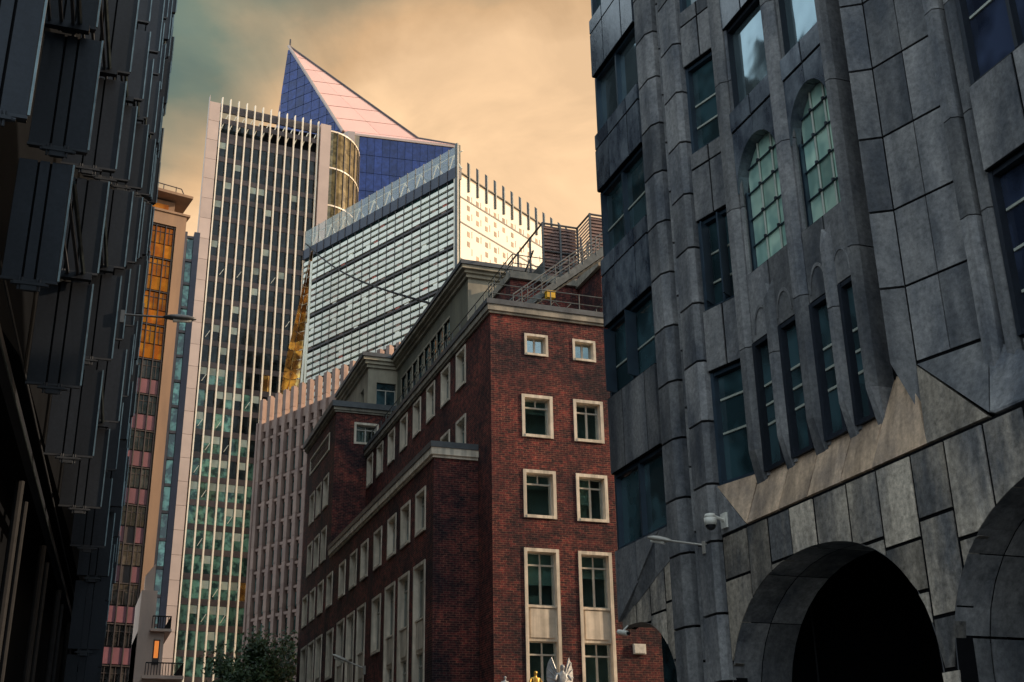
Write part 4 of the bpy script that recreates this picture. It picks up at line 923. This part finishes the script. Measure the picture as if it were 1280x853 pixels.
for c in range(16):
    a = .3 + c * rp + .28
    for k in range(13):
        z = 36.6 - k * 2.15
        RCf.put('sill_block', hood, RC, a, 0, z); RCf.put('window', win, RC, a, 0, z - 1.62); RCf.put('reveal_panel', panl, RC, a, 0, z - 1.64)
    RCf.put('top_beam', MB().box(-.02, .78, 0, .3, 37.6, 38.5).mesh('top_beam', 'rib_stone'), RC, a)
RCf.put('end_wall', MB().box(-.25, .02, -.3, 9, .1, 38.6).mesh('end_wall', 'rib_stone'), RC)
RCf.put('inner_core', MB().box(.2, RCW, 1, 9, .1, 38.3).mesh('inner_core', 'dark_core'), RC)

# ================================================================== FACETED GLASS BUILDING, GOLD REFLECTION
GB = thing('gold_reflect_building', 'narrow faceted glass building reflecting gold light beside the finned tower', 'building', (22, 135, 0))
gx = [(27.0, 148.2)]
rg = random.Random(9)
prof = [(74, 24.85), (66, 23.6), (58, 22.3), (50, 21.5), (42, 20.9), (20, 20.4)]
for i in range(len(prof) - 1):
    (za, xa), (zb, xb) = prof[i], prof[i + 1]
    nsub = 6
    for j in range(nsub):
        z1 = za + (zb - za) * j / nsub; z2 = za + (zb - za) * (j + 1) / nsub; x1 = xa + (xb - xa) * j / nsub; x2 = xa + (xb - xa) * (j + 1) / nsub
        for q in range(3):
            u0 = q / 3; u1 = (q + 1) / 3; X1 = 25.2
            pts = [(x1 + (X1 - x1) * u0, 146 + .9 * (q % 2), z1), (x1 + (X1 - x1) * u1 - .04, 146 + .9 * ((q + 1) % 2), z1), (x2 + (X1 - x2) * u1 - .04, 146 + .9 * ((q + 1) % 2) + rg.uniform(-.3, .3), z2 + .06), (x2 + (X1 - x2) * u0, 146 + .9 * (q % 2), z2 + .06)]
            wob('facet_pane', MB().slab(pts, (0, .15, 0)), 'gold_reflect_glass', GB)
for q in range(3):
    wob('facet_rib', MB().bar((24.9 - q * .2, 145.8, 72 - q * 9), (23.9 - q * .9 + .8, 145.7, 44 - q * 3), .16, 6), 'white_band', GB)
wob('inner_core', MB().prism([(20.6, 147.4), (25.2, 147.4), (25.2, 152), (20.6, 152)], .1, 44), 'dark_core', GB)

# ================================================================== ORANGE BLOCK
OB = thing('orange_block', 'slab office block with windows reflecting orange sunset above and pink spandrels below, beside the dark cladding', 'building', (4, 125, 0))
OF = FR(4.37, 125, R(12))
cols = [-2.55, -1.42, -.32, .72, 1.62]
OF.put('frame_wall', MB().box(-2.7, 2.0, .3, .6, .1, 64.3).mesh('frame_wall', 'block_frame'), OB)
z = 63.9; r = 0
while z > 8:
    up = z > 51.5  # upper storeys carry the painted sunset reflection
    for c in range(4):
        a, b = cols[c], cols[c + 1]
        OF.put('window_pane', MB().box(.06, b - a - .06, .18, .3, 0, 2.0).mesh('window_pane', 'sunset_glass' if up else 'grey_glass'), OB, a, 0, z - 2.05)
        if not (not up and r > 6 and rg.random() < .2):
            OF.put('spandrel', MB().box(.06, b - a - .06, .1, .3, 0, 1.55).mesh('spandrel', 'sunset_glass' if up else 'pink_panel'), OB, a, 0, z - 3.75)
        OF.put('glazing_bar', MB().box((b - a) / 2 - .03, (b - a) / 2 + .03, .1, .18, 0, 2).box(.06, b - a - .06, .12, .18, 1.35, 1.42).mesh('glazing_bar', 'block_frame'), OB, a, 0, z - 2.05)
    OF.put('floor_bar', MB().box(-2.7, 2.0, .0, .3, z - .02, z + .08).mesh('floor_bar', 'block_frame'), OB)
    z -= 3.95; r += 1
for c in cols[1:]: OF.put('mullion', MB().box(-.05, .05, -.05, .3, .1, 64).mesh('mullion', 'block_frame'), OB, c)
OF.put('side_wall', MB().box(1.78, 2.85, -.15, 8, .1, 65.6).mesh('side_wall', 'block_stone'), OB)
OF.put('top_band', MB().box(-2.7, 1.78, -.15, 8, 64.1, 65.6).mesh('top_band', 'block_stone'), OB)
OF.put('top_cornice', MB().box(-2.7, 3.2, -.3, 8, 65.6, 65.85).mesh('top_cornice', 'block_stone'), OB)
OF.put('pavilion', MB().box(-2.5, 1.7, 1, 6, 65.85, 67.6).mesh('pavilion', 'block_stone'), OB)
OF.put('pavilion_window', MB().box(-.9, 1.0, .94, 1.0, 66.1, 67.1).mesh('pavilion_window', 'sunset_glass'), OB)
OF.put('pavilion_roof', MB().prism([(-2.8, -.4), (3.3, -.4), (3.3, 7), (-2.8, 7)], [68.0, 67.9, 67.6, 67.6], [68.35, 68.2, 68, 68]).mesh('pavilion_roof', 'block_stone'), OB)
OF.put('roof_rail', MB().bar((-2.5, 0, 69.2), (2.0, 0, 69.0), .06).bar((0, 0, 68.2), (0, 0, 69.1), .05).bar((1.4, 0, 68.2), (1.4, 0, 69.1), .05).bar((2.0, 0, 69.0), (2.4, 0, 68.2), .06).mesh('roof_rail', 'block_frame'), OB)
OF.put('inner_core', MB().box(-2.6, 1.8, .7, 8, .1, 64).mesh('inner_core', 'dark_core'), OB)

# ================================================================== SLIM GLASS TOWER
SG = thing('slim_glass_tower', 'thin dark teal glass shaft between the orange block and the finned tower', 'tower', (9.4, 150, 0))
wob('side_blade', MB().box(8.5, 8.9, 150, 154, .1, 76), 'spandrel_grey', SG); wob('side_blade', MB().box(9.75, 10.5, 149.8, 154, .1, 76), 'block_blue', SG)
for k in range(21):
    wob('pane', MB().box(8.95, 9.7, 150.3, 150.4, 75.5 - (k + 1) * 3.4, 75.5 - k * 3.4 - .4), 'tower_glass_teal', SG)
    wob('floor_slab', MB().box(8.92, 9.73, 150.1, 150.4, 75.5 - k * 3.4 - .38, 75.5 - k * 3.4 - .02), 'spandrel_grey', SG)
wob('inner_core', MB().box(8.6, 10.4, 150.5, 154, .1, 75), 'dark_core', SG)

# ================================================================== PALE CLASSICAL BUILDING
CB = thing('classical_building', 'pale stone corner building with iron balconies low between the dark cladding and the finned tower', 'building', (5, 100, 0))
wob('wall', MB().box(5.0, 6.2, 100, 108, .1, 19.4).box(5.0, 7.0, 100.02, 107.9, .1, 16.2), 'pale_stone', CB)
wob('finial', MB().prism([(5.2, 100.2), (5.9, 100.2), (5.9, 101), (5.2, 101)], 19.4, [20.6, 21.6, 21.6, 20.6]), 'pale_stone', CB)
wob('wall', MB().box(7.0, 8.3, 100.6, 107.9, .1, 12.6), 'pale_stone', CB)
wob('window', MB().box(6.25, 6.75, 99.96, 100.02, 13.7, 15.6), 'block_frame', CB); wob('lit_pane', MB().box(6.34, 6.66, 99.93, 99.96, 14.2, 15.5), 'lit', CB)
wob('ledge', MB().box(5.9, 7.5, 99.5, 107, 16.2, 16.4).box(5.6, 8.7, 99.4, 107, 12.6, 12.85), 'pale_stone', CB)
for zb, x0, x1 in ((16.4, 6.0, 7.4), (12.85, 5.8, 8.6)):
    n = int((x1 - x0) / .2)
    for k in range(n + 1): wob('baluster', MB().bar((x0 + (x1 - x0) * k / n, 99.6, zb), (x0 + (x1 - x0) * k / n, 99.6, zb + .95), .03), 'iron', CB)
    wob('rail', MB().bar((x0, 99.6, zb + .95), (x1, 99.6, zb + .95), .05).bar((x1, 99.6, zb + .95), (x1, 107, zb + .95), .05), 'iron', CB)
    for k in range(12): wob('baluster', MB().bar((x1, 99.6 + k * .6, zb), (x1, 99.6 + k * .6, zb + .95), .03), 'iron', CB)

# ================================================================== TREE
TR = thing('plane_tree', 'leafy dark green street tree in front of the ribbed building', 'tree', (12.6, 89, .1))
tr = MB(); tr.bar((12.6, 89, .1), (12.7, 89, 5.5), .32, 10, .24)
rr = random.Random(21); tips = []
for k in range(11):
    a = k * 2.4; z = 4.6 + k * .45; t = Vector((12.65 + math.cos(a) * (1.5 + .5 * rr.random()), 89 + math.sin(a) * 1.8, z + 2.3 + rr.random() * 1.4))
    tr.bar((12.66, 89, z * .9), t, .12, 6, .05); tips.append(t)
    for q in range(3):
        t2 = t + Vector((rr.uniform(-1.1, 1.1), rr.uniform(-1.1, 1.1), rr.uniform(.2, 1.5))); tr.bar(t, t2, .05, 5, .015); tips.append(t2)
tr.bar((12.7, 89, 5.5), (12.7, 89, 13.6), .22, 8, .03)
wob('trunk', tr, 'bark', TR)
lf = MB()
cl = [(t, .95) for t in tips]
for k in range(70):
    th = rr.uniform(0, 6.28); h = rr.random(); rad = 2.9 * math.sin(math.pi * min(1, .25 + .75 * h)) ** .7 * rr.uniform(.55, 1.0)
    if h > .85: rad *= .55
    cl.append((Vector((12.65 + math.cos(th) * rad, 89 + math.sin(th) * rad, 6.6 + h * 7.2)), rr.uniform(.45, .85)))
for c, rd in cl:
    for k in range(150):
        d = Vector((rr.gauss(0, 1), rr.gauss(0, 1), rr.gauss(0, .8))) * rd * .55
        p = c + d; u = Vector((rr.gauss(0, 1), rr.gauss(0, 1), rr.gauss(0, 1))).normalized(); v = u.orthogonal().normalized(); s_ = rr.uniform(.10, .19)
        lf.poly([p - u * s_, p + v * s_ * .6, p + u * s_, p - v * s_ * .6])
wob('crown', lf, 'leaf', TR)

# ================================================================== STREET LAMPS AND CAMERAS
def lamp(name, label, root, head, mt, L_=1.3, group=None):
    T = thing(name, label, 'lamp', root, group)
    a = Vector(root); h = Vector(head); d = (h - a).normalized(); up = Vector((0, 0, 1)); sd_ = d.cross(up).normalized()
    wob('arm', MB().bar(a, h, L_ * .035, 8), mt, T)
    wob('wall_bracket', MB().box(a.x - .06 * L_, a.x + .06 * L_, a.y - .06 * L_, a.y + .06 * L_, a.z - .28 * L_, a.z + .12 * L_), mt, T)
    mb = MB(); n = 10; k = 10; prof = [(0, .05), (.08, .09), (.22, .14), (.45, .165), (.7, .155), (.88, .11), (.97, .06), (1, .015)]
    for i, (t, r_) in enumerate(prof):
        for j in range(k):
            an = 2 * math.pi * j / k; zc = math.sin(an); zc = zc * (1 if zc > 0 else .55)
            mb.v.append(tuple(h + d * (t * L_) + sd_ * math.cos(an) * r_ * L_ + up * zc * r_ * .75 * L_))
    for i in range(len(prof) - 1):
        for j in range(k): q = (j + 1) % k; mb.f.append((i * k + j, i * k + q, (i + 1) * k + q, (i + 1) * k + j))
    mb.f.append(tuple(range(k))); mb.f.append(tuple((len(prof) - 1) * k + j for j in range(k)))
    hd = wob('lamp_head', mb, mt, T, True)
    wob('lens', MB().bar(h + d * (.3 * L_) - up * .08 * L_, h + d * (.85 * L_) - up * .075 * L_, .07 * L_, 8, .05 * L_), 'white_plastic', T)
    return T
lamp('street_lamp', 'dark grey street lamp on an arm reaching out from the dark cladding', (.55, 45.0, 20.05), (2.05, 45.0, 20.12), mt='lamp_grey', L_=1.25, group='wall mounted street lamps')
lamp('street_lamp', 'slim tubular lamp on a bracket arm on the grey stone pier', (11.80, 21.3, 6.78), (11.42, 21.95, 6.98), mt='lamp_pale', L_=.62, group='wall mounted street lamps')
lamp('street_lamp', 'pale street lamp on an arm from the long side wall of the red brick wing', (14.9, 64.6, 9.5), (14.2, 64.9, 9.82), mt='lamp_pale', L_=1.1, group='wall mounted street lamps')
DC = thing('security_camera', 'white dome security camera on an arm on the grey stone pier', 'camera', (11.80, 20.95, 7.1), 'security cameras')
wob('arm', MB().bar((11.96, 20.7, 7.16), (11.6, 20.62, 7.22), .035, 8), 'white_plastic', DC)
wob('wall_plate', MB().box(11.93, 11.98, 20.6, 20.8, 7.0, 7.3), 'white_plastic', DC)
wob('housing', MB().bar((11.6, 20.62, 7.24), (11.6, 20.62, 7.16), .10, 16, .13).bar((11.6, 20.62, 7.16), (11.6, 20.62, 7.02), .13, 16, .12), 'white_plastic', DC, True)
dm = MB(); kk = 14
for i in range(5):
    t = math.pi / 2 * i / 4
    for j in range(kk): dm.v.append((11.6 + .105 * math.cos(t) * math.cos(2 * math.pi * j / kk), 20.62 + .105 * math.cos(t) * math.sin(2 * math.pi * j / kk), 7.02 - .105 * math.sin(t)))
for i in range(4):
    for j in range(kk): q = (j + 1) % kk; dm.f.append((i * kk + j, i * kk + q, (i + 1) * kk + q, (i + 1) * kk + j))
wob('dome', dm, 'black_plastic', DC, True)
C2 = thing('security_camera', 'small white security camera at the far edge of the small stone arch', 'camera', (11.9, 25.4, 5.7), 'security cameras')
wob('housing', MB().bar((11.78, 25.55, 5.68), (11.84, 25.2, 5.6), .055, 10), 'white_plastic', C2); wob('bracket', MB().bar((11.8, 25.4, 5.66), (11.95, 25.4, 5.8), .02), 'white_plastic', C2)
wob('lens', MB().bar((11.842, 25.19, 5.598), (11.848, 25.15, 5.59), .04, 10), 'black_plastic', C2)
sgn = ob('alarm_box', MB().box(-.3, .3, -.12, 0, -.22, .22).box(-.26, .26, -.15, -.12, -.18, .18).mesh('alarm_box', 'white_plastic'), None, (24.0, 49.99, 8.85)); sgn['label'] = 'small white alarm box on the brick wall seen through the small stone arch'; sgn['category'] = 'box'

LN = thing('lantern', 'small glass lantern glowing faint green inside the large stone arch', 'lamp', (14.2, 21.4, 3.9))
wob('lamp_glass', MB().bar((14.2, 21.4, 3.55), (14.2, 21.4, 3.98), .16, 8, .2), 'lantern_glass', LN); wob('cap', MB().bar((14.2, 21.4, 3.98), (14.2, 21.4, 4.12), .24, 8, .08), 'lamp_grey', LN); wob('rod', MB().bar((14.2, 21.4, 4.1), (14.2, 21.4, 6.88), .02), 'iron', LN)

# ================================================================== CABLE
cbm = MB(); A = Vector((18.8, 66.1, 31.75)); B = Vector((25.3, 153.6, 78.4)); prev = A
for i in range(1, 13):
    t = i / 12; p = A.lerp(B, t) - Vector((0, 0, 1.2 * math.sin(math.pi * t))); cbm.bar(prev, p, .085, 5); prev = p
cb = ob('overhead_cable', cbm.mesh('overhead_cable', 'iron')); cb['label'] = 'thin dark cable slanting from the brick attic up to the striped building'; cb['category'] = 'cable'

# ================================================================== MARKET GATEWAY STATUES
GW = thing('market_gateway', 'pale stone gateway top just below the frame in front of the brick building', 'gateway', (17.7, 45.2, 0))
wob('pier', MB().box(15.9, 16.5, 44.9, 45.6, .1, 5.6), 'pale_stone', GW); wob('pier', MB().box(18.9, 19.5, 44.9, 45.6, .1, 5.6), 'pale_stone', GW)
wob('lintel', MB().box(15.7, 19.7, 44.8, 45.7, 5.6, 6.3), 'pale_stone', GW)
def figure(base, h, mt, name, label, wings):
    T = thing(name, label, 'statue', base)
    b = Vector(base); me = bpy.data.meshes.new('body')
    pts = [((0, 0, 0), .16), ((0, 0, .3), .14), ((0, -.02, .55), .12), ((0, 0, .72), .05), ((0, -.03, .80), .085), ((0, -.06, .9), .06), ((.17, 0, .62), .05), ((.27, -.08, .42), .04), ((-.17, 0, .62), .05), ((-.27, -.08, .42), .04)]
    ed = [(0, 1), (1, 2), (2, 3), (3, 4), (4, 5), (2, 6), (6, 7), (2, 8), (8, 9)]
    me.from_pydata([tuple(Vector(p) * h) for p, _ in pts], ed, []); me.materials.append(M[mt])
    o = bpy.data.objects.new('body', me); COL.objects.link(o); o.parent = T
    m_ = o.modifiers.new('skin', 'SKIN'); o.modifiers.new('sub', 'SUBSURF').levels = 2; o.modifiers['sub'].render_levels = 2
    for i, (p, r_) in enumerate(pts): me.skin_vertices[0].data[i].radius = (r_ * h, r_ * h)
    me.skin_vertices[0].data[0].use_root = True
    if wings:
        for sgn_ in (-1, 1):
            out = [(.05, .5), (.20, .78), (.36, 1.12), (.46, .98), (.52, .78), (.54, .55), (.50, .33), (.36, .22), (.22, .18), (.10, .3)]
            wob('wing', MB().slab([(b.x + sgn_ * x * h * .8, b.y + .05 * h + .25 * x * h, b.z + z_ * h) for x, z_ in out], (0, .05 * h, 0)), mt, T)
            for q in range(1, 7):
                x, z_ = out[q + 1]; wob('feather', MB().bar((b.x + sgn_ * .06 * h, b.y + .05 * h, b.z + .42 * h), (b.x + sgn_ * x * h * .8, b.y + .03 * h + .25 * x * h, b.z + z_ * h), .03 * h, 5, .015 * h), mt, T)
    return T
figure((18.33, 45.2, 6.3), 1.3, 'silver', 'winged_statue', 'silver statue with raised wings in front of the right tall brick window column', True)
figure((17.2, 45.2, 6.3), 1.0, 'gold', 'gilded_statue', 'small gilded figure at the bottom edge in front of the brick building', False)
figure((15.95, 45.2, 6.3), .75, 'silver', 'pale_statue', 'small silver figure tip at the bottom edge left of the gilded one', False)

for o in list(COL.objects):
    if 'base' in o: del o['base']
